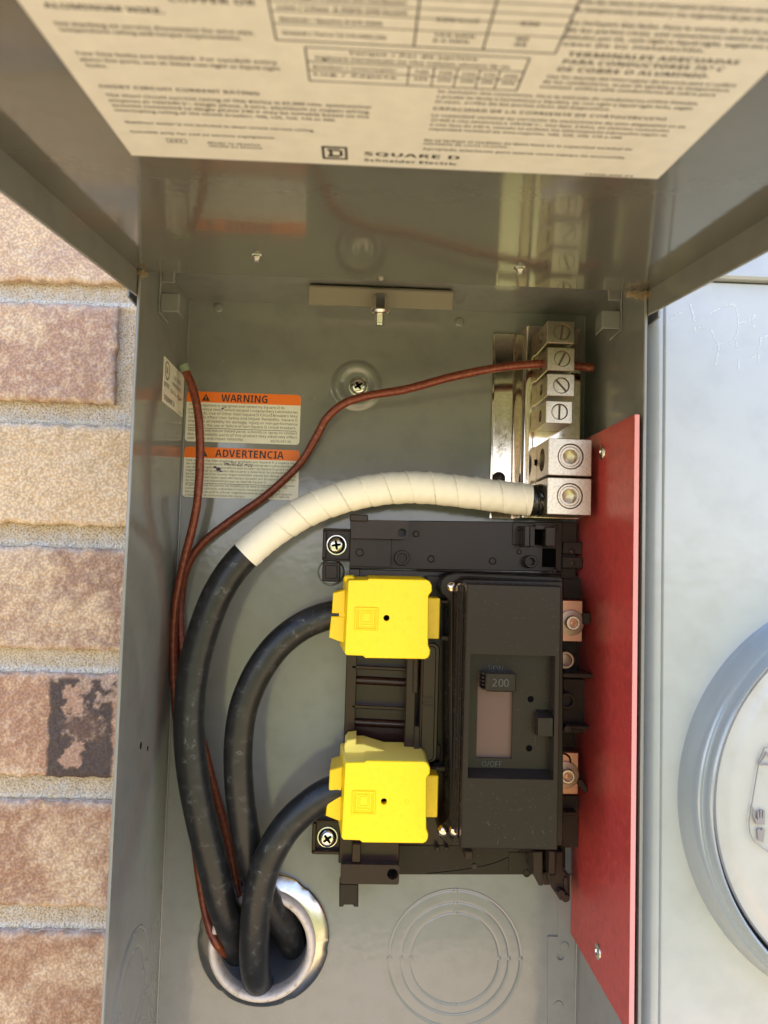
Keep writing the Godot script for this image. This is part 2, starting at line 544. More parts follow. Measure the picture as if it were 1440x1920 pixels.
func _ready() -> void:
	# camera: a phone held in front of the open box
	var cam := Camera3D.new()
	cam.name = "camera"
	add_child(cam)
	var look := CameraAttributesPhysical.new()
	look.exposure_aperture = 9.0
	look.frustum_focus_distance = 0.435
	look.frustum_focal_length = 18.02
	look.frustum_near = 0.01; look.frustum_far = 200.0
	cam.attributes = look
	cam.keep_aspect = Camera3D.KEEP_HEIGHT
	cam.fov = 67.307
	cam.near = 0.01; cam.far = 200.0
	cam.position = Vector3(114.2, UP_MM - 162.16, 487.95) * 0.001
	cam.basis = Basis(Vector3.UP, -0.03011) * Basis(Vector3.RIGHT, 0.06129) * Basis(Vector3.BACK, 0.02945)
	cam.current = true

	# open shade: the sun is behind the house, the sky lights the wall
	var env := Environment.new()
	env.background_mode = Environment.BG_SKY
	var skym := ProceduralSkyMaterial.new()
	skym.sky_top_color = Color(0.42, 0.58, 0.84)
	skym.sky_horizon_color = Color(0.95, 0.95, 0.94)
	skym.sky_curve = 0.25
	skym.ground_horizon_color = Color(0.5, 0.5, 0.42)
	skym.ground_bottom_color = Color(0.35, 0.32, 0.26)
	skym.sky_energy_multiplier = 1.0
	var sky := Sky.new()
	sky.sky_material = skym
	env.sky = sky
	env.tonemap_mode = Environment.TONE_MAPPER_LINEAR
	env.tonemap_exposure = 4.1
	env.sdfgi_enabled = true; env.ssao_enabled = true; env.ssil_enabled = true
	var we := WorldEnvironment.new()
	we.name = "environment"
	we.environment = env
	add_child(we)
	var sun := DirectionalLight3D.new()
	sun.name = "sun"
	sun.light_color = Color(1.0, 0.95, 0.86)
	sun.light_energy = 1.6
	sun.light_angular_distance = 0.5
	sun.shadow_enabled = true
	add_child(sun)
	sun.look_at_from_position(Vector3(0.25, 3.4, -1.0), Vector3.ZERO)

	rng.seed = 7
	materials()
	ground()
	brick_wall()
	enclosure()
	meter_socket()
	barrier()
	neutral_bar()
	breaker_base()
	breaker()
	lug_covers()
	conduit()
	wires()


func ground() -> void:
	var y := -UP_MM
	var a := MB.new()
	a.box(Vector3(-60000, y - 200, -60000), Vector3(60000, y - 20, 60000), 1.0)
	var g := whole("lawn_ground", a, M.lawn, "sunlit lawn stretching away in front of the brick wall", "ground", Vector3(0, y - 20, 0))
	g.set_meta("kind", "structure")
	a = MB.new()
	a.box(Vector3(-8000, y - 19.9, -40), Vector3(8000, y, 2300), 6.0)
	g = whole("paved_path", a, M.paving, "pale paved strip along the foot of the brick wall", "path", Vector3(0, y, 700))
	g.set_meta("kind", "structure")


# ------------------------------------------------------------------ brick wall
func brick_wall() -> void:
	var t := thing("brick_wall", "weathered brown and cream brick wall with sandy recessed mortar behind the grey box", "wall", Vector3(0, -UP_MM, -60))
	# the body of the wall, with an opening where the pipe passes through
	var a := MB.new()
	var x0 := 18.0; var x1 := 110.0; var y0 := -450.0; var y1 := -345.0
	var zf := -21.0
	a.box(Vector3(-3000, -UP_MM, -230), Vector3(x0, 1300, zf), 0.5)
	a.box(Vector3(x1, -UP_MM, -230), Vector3(3000, 1300, zf), 0.5)
	a.box(Vector3(x0, y1, -230), Vector3(x1, 1300, zf), 0.5)
	a.box(Vector3(x0, -UP_MM, -230), Vector3(x1, y0, zf), 0.5)
	a.tinted = true
	for i in a.c.size():
		a.c[i] = Color(0.47, 0.40, 0.31)
	part("wall_core", a, M.mortar, t)
	# the sandy face of the mortar, set back from the bricks; bulges gently along each joint
	a = MB.new()
	var rough := noise(0.12, 201, 4); var broad := noise(0.01, 202, 3)
	var nx := 100; var ny := 330
	var gx0 := -200.0; var gy0 := -540.0; var sx := 2.1; var sy := 2.1
	var pts := PackedVector3Array(); var cs := PackedColorArray()
	for j in ny + 1:
		for i in nx + 1:
			var x := gx0 + i * sx; var y := gy0 + j * sy
			# brick courses repeat every 79; f is 0 at the top of a joint and 1 at its bottom
			var f: float = fposmod((JOINT_TOP - y), 79.0) / JOINT
			var z := -14.6 + rough.get_noise_2d(x * 3.0, y * 3.0) * 0.9 + broad.get_noise_2d(x * 4.0, y * 4.0) * 1.2
			if f < 1.0:
				z += 2.8 * f * f
			pts.append(Vector3(x, y, z))
			var k := 0.5 + 0.5 * rough.get_noise_2d(x * 8.0 + 90.0, y * 8.0)
			var pale := clampf(broad.get_noise_2d(x * 9.0, y * 9.0 + 300.0) * 1.6, 0.0, 1.0)
			var c := Color(0.44, 0.34, 0.22).lerp(Color(0.58, 0.49, 0.37), k)
			if f < 1.0 and f > 0.72:
				c = c.lerp(Color(0.74, 0.68, 0.60), 0.75 * smoothstep(0.72, 0.9, f))  # sky-lit line along the foot of the joint, put into the colour
			cs.append(c.lerp(Color(0.60, 0.57, 0.54), pale * 0.5))
	for j in ny:
		for i in nx:
			var p := j * (nx + 1) + i
			a.tri_c(pts[p], pts[p + 1], pts[p + nx + 2], cs[p], cs[p + 1], cs[p + nx + 2])
			a.tri_c(pts[p], pts[p + nx + 2], pts[p + nx + 1], cs[p], cs[p + nx + 2], cs[p + nx + 1])
	var bed := part("mortar", a, M.mortar, t, 80.0)
	# courses: those in view have a finely worn face
	for row in range(-6, 11):
		var top := JOINT_TOP - JOINT - 79.0 * row
		var right: float = BRICK_END[posmod(row + 2, 9)]
		var x := right
		while x > -500.0:
			fine_brick(t, row, x - BRICK, x, top - (79.0 - JOINT), top, x > -240.0 and x - BRICK < -20.0 and row > -3 and row < 7)
			x -= BRICK + 12.0
		x = right + 12.0
		while x < 900.0:
			if not (x < x1 and x + BRICK > x0 and top > y0 and top - 66.0 < y1):
				fine_brick(t, row, x, x + BRICK, top - (79.0 - JOINT), top, x < -20.0 and row > -3 and row < 7)
			x += BRICK + 12.0

const JOINT := 15.0
const JOINT_TOP := 12.0
const BRICK := 240.0
const BURNT := Vector2(-57.0, -270.0)
const BRICK_END := [-128.0, 62.0, -48.0, 96.0, 30.0, -10.0, 105.0, 40.0, -20.0]

func fine_brick(t: Node3D, row: int, x0: float, x1: float, y0: float, y1: float, fine: bool) -> void:
	var step := (1.0 if row == 3 else 1.6) if fine else 12.0
	var xa := x0
	var nx := int((x1 - xa) / step); var ny := int((y1 - y0) / step)
	var edge := noise(0.05, 300 + row, 3); var face := noise(0.03, 320 + row, 4); var pat := noise(0.012, 340 + row * 7, 3); var tiny := noise(0.25, 360 + row, 2)
	var worm := noise(0.11, 380 + row, 2); worm.domain_warp_enabled = true; worm.domain_warp_amplitude = 6.0
	# body colours by course
	var body := [Color(0.46, 0.33, 0.245), Color(0.56, 0.43, 0.335), Color(0.46, 0.32, 0.245), Color(0.60, 0.48, 0.31), Color(0.39, 0.27, 0.20), Color(0.43, 0.275, 0.195), Color(0.39, 0.25, 0.17), Color(0.41, 0.26, 0.17), Color(0.38, 0.25, 0.18)]
	var base: Color = body[posmod(row + 2, 9)]
	var cream := Color(0.74, 0.62, 0.45)
	var much: float = [0.3, 0.75, 0.6, 0.9, 0.5, 0.25, 0.35, 0.25, 0.3][posmod(row + 2, 9)]
	var a := MB.new()
	var pts := PackedVector3Array(); var cs := PackedColorArray()
	var m := 2
	for j in range(-m, ny + m + 1):
		for i in range(-m, nx + m + 1):
			var u := clampf(float(i) / nx, 0.0, 1.0); var w := clampf(float(j) / ny, 0.0, 1.0)
			var x := lerpf(xa, x1, u); var y := lerpf(y0, y1, w)
			var out := maxi(maxi(-i, i - nx), maxi(-j, j - ny))
			var din := minf(minf(x - x0, x1 - x), minf(y - y0, y1 - y))
			if fine:
				x += edge.get_noise_2d(y * 2.0, 40.0) * 1.4 * (1.0 if u > 0.98 else 0.0)
				y += edge.get_noise_2d(x * 1.5, 10.0 if w < 0.5 else 70.0) * 1.6 * clampf(1.0 - din / 6.0, 0.0, 1.0)
			var z := -8.0
			z += face.get_noise_2d(x, y) * 1.1 + tiny.get_noise_2d(x, y) * 0.22
			z -= 1.3 * pow(clampf(1.0 - din / 2.6, 0.0, 1.0), 2.0)
			if out > 0:
				z = -8.0 - (3.0 if out == 1 else 10.0)
			pts.append(Vector3(x, y, z))
			var p := pat.get_noise_2d(x, y) * 1.7
			var k := clampf((p + much - 0.5) * 1.4, 0.0, 1.0)
			var c := base.lerp(cream, k * 0.62)
			var wv := worm.get_noise_2d(x, y)
			c = c.lerp(cream, 0.5 * smoothstep(0.12, 0.34, wv) * clampf(0.35 + much, 0.0, 1.0))
			c = c.lerp(base * 0.82, 0.4 * smoothstep(0.15, 0.4, -wv))
			# lime wash clinging to the edges
			var lime := clampf(1.0 - din / 7.0, 0.0, 1.0) * clampf(0.5 + edge.get_noise_2d(x * 1.2, y * 1.2) * 1.6, 0.0, 1.0)
			c = c.lerp(Color(0.72, 0.65, 0.58), lime * 0.55)
			if row == 3 and fine:      # the burnt end with its bare scab
				var bx := x - BURNT.x; var by := y - BURNT.y
				var wob := edge.get_noise_2d(x * 1.4, y * 1.4) * 5.0
				var burnt := smoothstep(2.5, 0.0, absf(bx) - 19.0 + wob * 0.5) * smoothstep(0.0, 3.0, y1 - y - 1.0)
				var worn := smoothstep(0.05, 0.4, edge.get_noise_2d(x * 1.8 + 50.0, y * 1.8) + (by - 14.0) * 0.022 + (bx - 6.0) * 0.02)
				c = c.lerp(Color(0.085, 0.065, 0.06), burnt * (1.0 - 0.7 * worn))
				c = c.lerp(Color(0.50, 0.44, 0.39), burnt * worn * 0.45)
				var wx := edge.get_noise_2d(x * 2.2 + 7.0, y * 2.2) * 5.0 + tiny.get_noise_2d(x, y) * 2.0; var wy := edge.get_noise_2d(x * 2.0, y * 2.0 + 31.0) * 6.0
				var upper := Vector2((bx + 5.0 + wx) / 6.2, (by - 13.0 + wy) / 10.0).length()
				var lower := Vector2((bx + 5.0 + wx) / 6.8, (by + 20.0 + wy) / 7.0).length()
				var scar := Vector2((bx - 2.0 + wx) / 14.0, (by + 4.0 + wy) / 9.0).length()
				c = c.lerp(Color(0.18, 0.12, 0.095), 0.6 * smoothstep(1.15, 0.85, scar))
				c = c.lerp(Color(0.46, 0.36, 0.30), 0.7 * smoothstep(0.16, 0.04, absf(scar - 0.85 + tiny.get_noise_2d(x * 0.7, y * 0.7) * 0.35)) * smoothstep(-0.2, 0.3, edge.get_noise_2d(x * 3.0, y * 3.0)))
				c = c.lerp(Color(0.47, 0.33, 0.26), 0.9 * smoothstep(1.12, 0.9, minf(upper, lower)))
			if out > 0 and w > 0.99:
				c = Color(0.78, 0.71, 0.61)  # sky highlight on the top edge of the brick, painted in
			cs.append(c)
	var row_n := nx + 2 * m + 1
	for j in ny + 2 * m:
		for i in nx + 2 * m:
			var p := j * row_n + i
			a.tri_c(pts[p], pts[p + 1], pts[p + row_n + 1], cs[p], cs[p + 1], cs[p + row_n + 1])
			a.tri_c(pts[p], pts[p + row_n + 1], pts[p + row_n], cs[p], cs[p + row_n + 1], cs[p + row_n])
	part("brick", a, M.brick, t, 60.0)


# ------------------------------------------------------------------ the box and its lid
func side_frame(x: float) -> Transform3D:   # x' along +z, y' up, z' out of the wall towards -x
	return Transform3D(Basis(Vector3(0, 0, 1), Vector3(0, 1, 0), Vector3(-1, 0, 0)), Vector3(x, 0, 0))

func knockout(ctr: Vector3, r: float, rings: Array, xf: Transform3D) -> MB:
	var a := MB.new()
	a.xf = xf
	var pr := [Vector2(r, 0.0)]
	for k in rings:
		pr.append_array([Vector2(k + 1.2, 0.52), Vector2(k + 0.6, 0.44), Vector2(k, 0.22), Vector2(k - 0.6, 0.43), Vector2(k - 1.2, 0.53)])
	pr.append(Vector2(0.0, 0.55))
	a.lathe(pr, ctr, 96)
	for i in rings.size():       # the webs that still hold the rings
		for q in 4:
			var t := TAU * (q * 0.25 + 0.002)
			if i == 1 and q == 3:
				continue
			a.lathe([Vector2(1.6, 0.2), Vector2(1.35, 0.62), Vector2(0.7, 0.82), Vector2(0, 0.86)], ctr + Vector3(cos(t), sin(t), 0) * rings[i], 10)
	return a

func cross_screw(r: float) -> MB:
	var a := MB.new()
	var h := r * 0.55
	a.lathe([Vector2(r, 0), Vector2(r, 0.18 * h), Vector2(r * 0.93, 0.5 * h), Vector2(r * 0.75, 0.8 * h), Vector2(r * 0.5, 0.95 * h), Vector2(0, h)], Vector3.ZERO, 28)
	return a

func cross_slot(r: float, turn: float) -> MB:
	var a := MB.new()
	var w := r * 0.11; var l := r * 0.52; var s := r * 0.20
	var ordered := []
	for k in 4:
		var d := Vector2.from_angle(turn + k * PI / 2); var e := Vector2(-d.y, d.x)
		ordered.append_array([d * l - e * w, d * l + e * w, Vector2.from_angle(turn + (k + 0.5) * PI / 2) * s])
	a.prism(ordered, r * 0.3, r * 0.575, 0.0)
	return a

func enclosure() -> void:
	var H := -600.0
	var t := thing("service_panel", "open grey steel electrical box with its lid raised and warning stickers inside", "electrical panel", Vector3(W / 2, H, 0))
	# back
	var a := MB.new()
	var pc := Vector2(62.2, -397.4)
	a.holed([Vector2(-1.6, H), Vector2(W + 1.6, H), Vector2(W + 1.6, 1.6), Vector2(-1.6, 1.6)], pc, 29.6, 0.0, 1.5, 48)
	a.holed([Vector2(-1.6, H), Vector2(W + 1.6, H), Vector2(W + 1.6, 1.6), Vector2(-1.6, 1.6)], pc, 29.6, -1.5, 0.0, 48)
	var back := part("back_panel", a, M.paint, t)
	# draw-formed boss round the upper fixing screw
	var bc := Vector3(109.0, -51.2, 0.0)
	a = MB.new()
	a.lathe([Vector2(17.0, 0.0), Vector2(15.8, 0.3), Vector2(14.6, 1.3), Vector2(13.2, 2.0), Vector2(11.6, 2.1), Vector2(10.2, 1.6), Vector2(9.0, 0.7), Vector2(7.8, 0.35), Vector2(0, 0.3)], bc, 64)
	part("embossed_boss", a, M.paint, back)
	a = cross_screw(5.3)
	for i in a.v.size():
		a.v[i] += Vector3(110.1, -52.2, 0.0) + Vector3(0, 0, 0.4)
	a.lathe([Vector2(6.2, 0.0), Vector2(6.2, 0.9), Vector2(5.4, 1.0)], Vector3(110.1, -52.2, 0.0), 28)
	part("mounting_screw", a, M.screw, back)
	a = cross_slot(5.3, 0.6)
	for i in a.v.size():
		a.v[i] += Vector3(110.1, -52.2, 0.0) + Vector3(0, 0, 0.45)
	part("screw_recess", a, M.hole, back)
	# knockouts, dimples, the thin stamped plate low on the right
	var kc := Vector3(180.7, -405.9, 0.0)
	part("knockout", knockout(kc, 41.5, [40.4, 33.2, 27.2], Transform3D.IDENTITY), M.paint, back)
	for p in [Vector2(18.9, -4.2), Vector2(174.0, -7.5)]:
		a = MB.new()
		a.lathe([Vector2(3.2, 0), Vector2(2.9, 0.7), Vector2(2.2, 1.1), Vector2(0, 1.2)], Vector3(p.x, p.y, 0), 20)
		part("dimple", a, M.paint, back)
	a = MB.new()
	a.lathe([Vector2(8.6, 0), Vector2(7.9, 0.8), Vector2(7.0, 1.0), Vector2(5.8, 0.8), Vector2(0, 0.7)], Vector3(96.7, -171.4, 0.0), 40)
	part("dimple", a, M.paint, back)
	a = MB.new()
	var pl := [Vector2(243.6, -354.6), Vector2(244.1, -391.8), Vector2(237.8, -391.9), Vector2(239.0, -466.0), Vector2(255.8, -465.8), Vector2(254.2, -354.4)]
	a.holed(pl, Vector2(246.0, -403.9), 2.1, 1.1, 1.0, 20)
	a.walls(pl, 0.0, 1.1)
	part("stamped_plate", a, M.paint, back)
	for p in [Vector2(248.2, -397.5), Vector2(245.1, -432.8)]:
		a = MB.new()
		a.lathe([Vector2(3.0, 1.1), Vector2(2.7, 1.6), Vector2(0, 1.7)], Vector3(p.x, p.y, 0), 20)
		part("dimple", a, M.paint, back)
	a = MB.new()      # specks of grit and fine scratches
	for i in 70:
		var c := Vector2(rng.randf_range(4.0, W - 4.0), rng.randf_range(-440.0, -8.0) if rng.randf() < 0.6 else rng.randf_range(-450.0, -360.0))
		var d := Vector2.from_angle(rng.randf() * TAU) * (rng.randf_range(0.12, 0.4) if rng.randf() < 0.8 else rng.randf_range(0.8, 2.6)); var e := d.normalized().orthogonal() * rng.randf_range(0.06, 0.2)
		a.prism([c - d - e * 0.5, c + d - e, c + d + e, c - d + e * 0.5], 0.0, 0.03, 0.0)
	part("grit", a, M.grit, back).set_meta("kind", "stuff")
	# sides, roof, floor
	var wall_outline := [Vector2(0.02, H), Vector2(D, H), Vector2(D, 0.1), Vector2(0.02, 1.5)]
	a = MB.new()
	a.xf = Transform3D(Basis(Vector3(0, 0, 1), Vector3(0, 1, 0), Vector3(-1, 0, 0)), Vector3(0, 0, 0))
	a.prism(wall_outline, 0.0, 1.6, 0.4, 0.4)
	var left := part("side_wall", a, M.paint, t)
	a = MB.new()
	a.xf = Transform3D(Basis(Vector3(0, 0, 1), Vector3(0, 1, 0), Vector3(-1, 0, 0)), Vector3(W + 1.6, 0, 0))
	a.prism(wall_outline, 0.0, 1.6, 0.4, 0.4)
	var right := part("side_wall", a, M.paint, t)
	for sd in [0.35, W - 0.35]:      # the rounded inside corner of the folded sheet
		a = MB.new()
		a.tube([Vector3(sd, H + 2, 0.3), Vector3(sd, -250, 0.3), Vector3(sd, -1, 0.3)], 0.75, 10, 30.0)
		part("corner_seam", a, M.paint, back)
	a = MB.new()
	a.prism([Vector2(0, 0), Vector2(0, 1.6), Vector2(D - 1, 0.2), Vector2(D - 1, -20), Vector2(D - 2.6, -20), Vector2(D - 2.6, -1.6)], -W, 0.0, 0.0)
	for i in a.v.size():     # drawn in z, y; turned to run along x
		var q := a.v[i]
		a.v[i] = Vector3(-q.z, q.y, q.x)
	part("roof", a, M.paint, t)
	a = MB.new()
	a.box(Vector3(0.02, H, 0.02), Vector3(W - 0.02, H + 1.6, D), 0.4)
	part("floor", a, M.paint, t)
	# knockout stamped in the lower left side, two drilled holes above
	var lk := Vector2(59.6, -396.1)
	var sf := Transform3D(Basis(Vector3(0, 0, -1), Vector3(0, 1, 0), Vector3(1, 0, 0)), Vector3.ZERO)
	part("knockout", knockout(Vector3(-lk.x, lk.y, 0.0), 32.0, [30.0, 21.0], sf), M.paint, left)
	for q in [[Vector2(64.0, -265.9), 1.7], [Vector2(49.6, -270.8), 1.2]]:
		a = MB.new()
		a.xf = sf
		a.lathe([Vector2(q[1], 0.0), Vector2(q[1] * 0.9, 0.12), Vector2(0, 0.1)], Vector3(-q[0].x, q[0].y, 0), 12, 1.25)
		part("drilled_hole", a, M.hole, left)
	# spring clips high on both sides
	for s in [0, 1]:
		a = MB.new()
		var ox := 0.0 if s == 0 else W
		var sg := 1.0 if s == 0 else -1.0
		var mk := func(x0: float, y0: float, z0: float, x1: float, y1: float, z1: float):
			a.box(Vector3(minf(ox + sg * x0, ox + sg * x1), y0, z0), Vector3(maxf(ox + sg * x0, ox + sg * x1), y1, z1), 0.5)
		mk.call(0.02, -31.5, 52.0, 1.1, -8.0, 72.0)
		mk.call(1.15, -30.6, 70.4, 11.2, -20.2, 71.8)
		mk.call(9.9, -30.6, 58.0, 11.2, -20.2, 70.3)
		mk.call(1.15, -14.5, 70.4, 8.2, -8.0, 71.8)
		part("lid_clip", a, M.paint, left if s == 0 else right)
	a = MB.new()
	a.xf = Transform3D(Basis(Vector3(0, 0, 1), Vector3(0, 1, 0), Vector3(-1, 0, 0)), Vector3(W, 0, 0))
	var rv := un_right
	a.lathe([Vector2(2.0, 0), Vector2(1.8, 0.6), Vector2(1.2, 1.0), Vector2(0, 1.1)], Vector3(rv.x, rv.y, 0), 16)
	part("rivet", a, M.paint, right)
	# latch bracket under the roof with its bolt
	a = MB.new()
	var lo := Vector3(79.6, -14.5, 45.0); var hi := Vector3(164.4, 1.7, 45.0)
	a.prism([Vector2(20, -0.9), Vector2(40, -1.6), Vector2(43.2, -2.2), Vector2(44.6, -3.4), Vector2(45.2, -5.2), Vector2(45.2, lo.y), Vector2(43.8, lo.y), Vector2(43.8, -5.2), Vector2(43.2, -4.2), Vector2(42, -3.4), Vector2(20, -2.4)], -hi.x, -lo.x, 0.3, 0.3)
	for i in a.v.size():
		var q := a.v[i]
		a.v[i] = Vector3(-q.z, q.y, q.x)
	var latch := part("latch_bracket", a, M.galvanised, t)
	a = MB.new()
	var bo := Transform3D(Basis(Vector3(1, 0, 0), Vector3(0, 0, 1), Vector3(0, -1, 0)), Vector3(121.6, -14.9, 52.0))
	a.xf = bo
	a.prism(circle(Vector2.ZERO, 5.0, 6), -5.0, 4.6, 0.5, 0.4)
	a.lathe([Vector2(0, 4.5), Vector2(5.9, 4.5), Vector2(6.1, 5.2), Vector2(5.2, 6.3), Vector2(2.8, 6.6)], Vector3.ZERO, 28)
	var th := [Vector2(2.8, 6.5)]
	for k in 6:
		th.append_array([Vector2(3.0, 7.0 + k), Vector2(2.5, 7.4 + k)])
	th.append_array([Vector2(2.3, 13.0), Vector2(0, 13.2)])
	a.lathe(th, Vector3.ZERO, 20)
	part("bolt", a, M.screw, latch, 25.0)
	# rain hood flange outside the upper left
	a = MB.new()
	a.box(Vector3(-7.6, -33.5, 15), Vector3(-6.3, 6, D - 2.5), 0.3)
	a.box(Vector3(-6.28, 3.4, 15), Vector3(W + 8, 5, D - 2.5), 0.3)
	a.box(Vector3(W + 8.02, -33.5, 15), Vector3(W + 9.3, 5, D - 2.5), 0.3)
	part("rain_hood", a, M.paint, t)
	stickers(back, left)
	lid(t)

const un_right := Vector2(68.8, -26.7)

func stickers(back: Node3D, left: Node3D) -> void:
	var s0 := [[Vector2(0.3, -58.8), Vector2(73.4, -59.2), Vector2(73.9, -91.3), Vector2(1.3, -91.0)], [Vector2(0.5, -94.1), Vector2(74.0, -95.1), Vector2(74.1, -126.7), Vector2(1.0, -126.4)]]
	for k in 2:
		var x0: float = maxf(1.2, (s0[k][0].x + s0[k][3].x) * 0.5); var x1: float = (s0[k][1].x + s0[k][2].x) * 0.5
		var y1: float = (s0[k][0].y + s0[k][1].y) * 0.5; var y0: float = (s0[k][2].y + s0[k][3].y) * 0.5
		var hh := 6.9
		var a := MB.new()
		a.prism(rounded(Vector2(x0, y0), Vector2(x1, y1), 2.2), 0.0, 0.14, 0.04)
		var st := part("warning_sticker" , a, M.paper, back)
		a = MB.new()
		var o := rounded(Vector2(x0 + 0.05, y1 - hh - 6.0), Vector2(x1 - 0.05, y1 - 0.05), 2.15)
		var top := []
		for p in o:
			if p.y > y1 - hh:
				top.append(p)
		top.append(Vector2(x0 + 0.05, y1 - hh)); top.append(Vector2(x1 - 0.05, y1 - hh))
		a.prism(top, 0.141, 0.18, 0.0)
		part("orange_band", a, M.orange, back)
		var w := x1 - x0
		var f := Transform3D(Basis.IDENTITY, Vector3(x0, y1, 0.215))
		var head: Array = [["WARNING", w * 0.302, -5.9, w * 0.405, 4.6, true]] if k == 0 else [["ADVERTENCIA", w * 0.268, -5.9, w * 0.595, 4.7, true]]
		var rows: Array = [
			["This equipment is designed and tested by Square D to", 0.835], ["performance levels which exceed Underwriters Laboratories", 0.955], ["Standards. Use of Other than Square D Circuit Breakers May", 0.955],
			["Adversely Affect User Safety and Impair Reliability. Square D", 0.955], ["disclaims all liability for damage, injury or non-performance", 0.955], ["caused by the use or failure of non-Square D circuit breakers.", 0.945],
			["Allow no petroleum based paint, solvents or spray to contact", 0.955], ["the non-metallic parts of this product may adversely affect", 0.955], ["user safety and impair reliability.", 0.49]] if k == 0 else [
			["Este equipo ha sido diseñado y probado por Square D y supera los", 0.94], ["de nivel de rendimiento establecidos por Underwriters Laboratories. El", 0.945], ["uso de interruptores automáticos que no sean de Square D podrá afectar", 0.95], ["negativamente la seguridad del usuario y deteriorar la confiabilidad del", 0.95],
			["equipo. Square D no asume responsabilidad alguna por daños, lesiones o", 0.95], ["funcionamiento inadecuado del equipo causado por el uso o desperfectos", 0.95], ["de interruptores automáticos que no sean de Square D.", 0.70],
			["Al permitir que las partes no metálicas de este producto entren en", 0.88], ["contacto con pintura, solventes o rocíos basados en derivados", 0.82], ["del petróleo se podría afectar negativamente la seguridad del usuario", 0.925], ["y deteriorar la confiabilidad del equipo.", 0.52]]
		var n_upper := 6 if k == 0 else 7
		var pitch := 2.56 if k == 0 else 2.13
		var y := -hh - (2.6 if k == 0 else 2.2)
		for i in rows.size():
			if i == n_upper:
				y -= 0.75
			head.append([rows[i][0], w * 0.022, y, w * rows[i][1], 1.62 if k == 0 else 1.36, false])
			y -= pitch
		head.append(["40270-097-04" if k == 0 else "40271-065-02", w * 0.745, -(y1 - y0) + 1.1, w * 0.18, 1.5, false])
		lettering("lettering", head, f, M.ink, back)
		a = MB.new()
		var ry := y1 - hh - (2.6 if k == 0 else 2.2) - pitch * (n_upper - 1) - 1.15
		a.box(Vector3(x0 + w * 0.02, ry - 0.16, 0.142), Vector3(x1 - w * 0.03, ry + 0.16, 0.2), 0.0)
		# the warning triangle with its mark cut out of it
		var c := Vector2(x0 + w * 0.168, y1 - 5.9)
		var b := MB.new()
		b.prism([c + Vector2(-2.6, 0), c + Vector2(2.6, 0), c + Vector2(0, 4.5)], 0.181, 0.21, 0.0)
		part("warning_triangle", b, M.ink, back)
		b = MB.new()
		b.prism([c + Vector2(-0.25, 1.35), c + Vector2(0.25, 1.35), c + Vector2(0.38, 3.0), c + Vector2(-0.38, 3.0)], 0.211, 0.24, 0.0)
		b.prism(circle(c + Vector2(0, 0.75), 0.32, 10), 0.211, 0.24, 0.0)
		part("exclamation_mark", b, M.orange, back)
		part("printed_rule", a, M.ink, back)
	# felt-pen smears on the lower sticker and two dots on the upper one
	var a := MB.new()
	for q in [[Vector2(23.3, -108.4), 2.0], [Vector2(20.9, -107.1), 1.2], [Vector2(24.7, -109.7), 1.1], [Vector2(24.4, -69.4), 0.9], [Vector2(55.3, -71.8), 0.55], [Vector2(26.0, -68.7), 0.6]]:
		var o := []
		for i in 14:
			o.append(q[0] + Vector2.from_angle(TAU * i / 14) * q[1] * rng.randf_range(0.45, 1.1) * Vector2(1.0, 0.7))
		a.prism(o, 0.22, 0.25, 0.0)
	for i in 60:
		var p: Vector2 = Vector2(25.8, -104.6).lerp(Vector2(44.8, -105.7), rng.randf()) + Vector2(0, rng.randf_range(-1.0, 1.0))
		var l := rng.randf_range(0.4, 1.8)
		a.prism([p, p + Vector2(l, 0.1), p + Vector2(l, 0.3), p + Vector2(0, 0.25)], 0.22, 0.25, 0.0)
	part("ink_smear", a, M.smudge, back)
	# the listing label on the left side
	var u0 := Vector2(55.1, -51.3); var u1 := Vector2(5.0, -50.2); var u2 := Vector2(4.1, -76.5); var u3 := Vector2(53.9, -77.1)
	var sf := Transform3D(Basis(Vector3(0, 0, -1), Vector3(0, 1, 0), Vector3(1, 0, 0)), Vector3(0.0, 0, 0))
	var xl := -(u0.x + u3.x) * 0.5; var xr := -(u1.x + u2.x) * 0.5; var yt := (u0.y + u1.y) * 0.5; var yb := (u2.y + u3.y) * 0.5
	a = MB.new()
	a.xf = sf
	a.prism(rounded(Vector2(xl, yb), Vector2(xr, yt), 1.0), 0.0, 0.14, 0.04)
	part("listing_label", a, M.paper, left)
	var fr := Transform3D(sf.basis, sf * Vector3(xl, yt, 0.2))
	var w := xr - xl
	lettering("lettering", [["LISTED", w * 0.05, -16.2, w * 0.22, 2.4, true], ["ENCLOSED", w * 0.47, -8.0, w * 0.36, 2.4, false], ["PANELBOARD", w * 0.42, -12.2, w * 0.44, 2.4, false],
		["ISSUE No. B02288", w * 0.35, -17.2, w * 0.55, 2.3, false], ["SQUARE D", w * 0.08, -24.0, w * 0.48, 2.9, true], ["2266", w * 0.80, -24.6, w * 0.14, 1.0, false], ["UL", w * 0.115, -8.2, w * 0.10, 3.6, true]], fr, M.ink, left)
	a = MB.new()
	a.xf = fr
	var rc := Vector3(w * 0.165, -6.6, 0)
	a.lathe([Vector2(5.3, -0.02), Vector2(5.3, 0.03), Vector2(4.6, 0.03), Vector2(4.6, -0.02)], rc, 40, 1.0)
	part("listing_mark", a, M.ink, left)


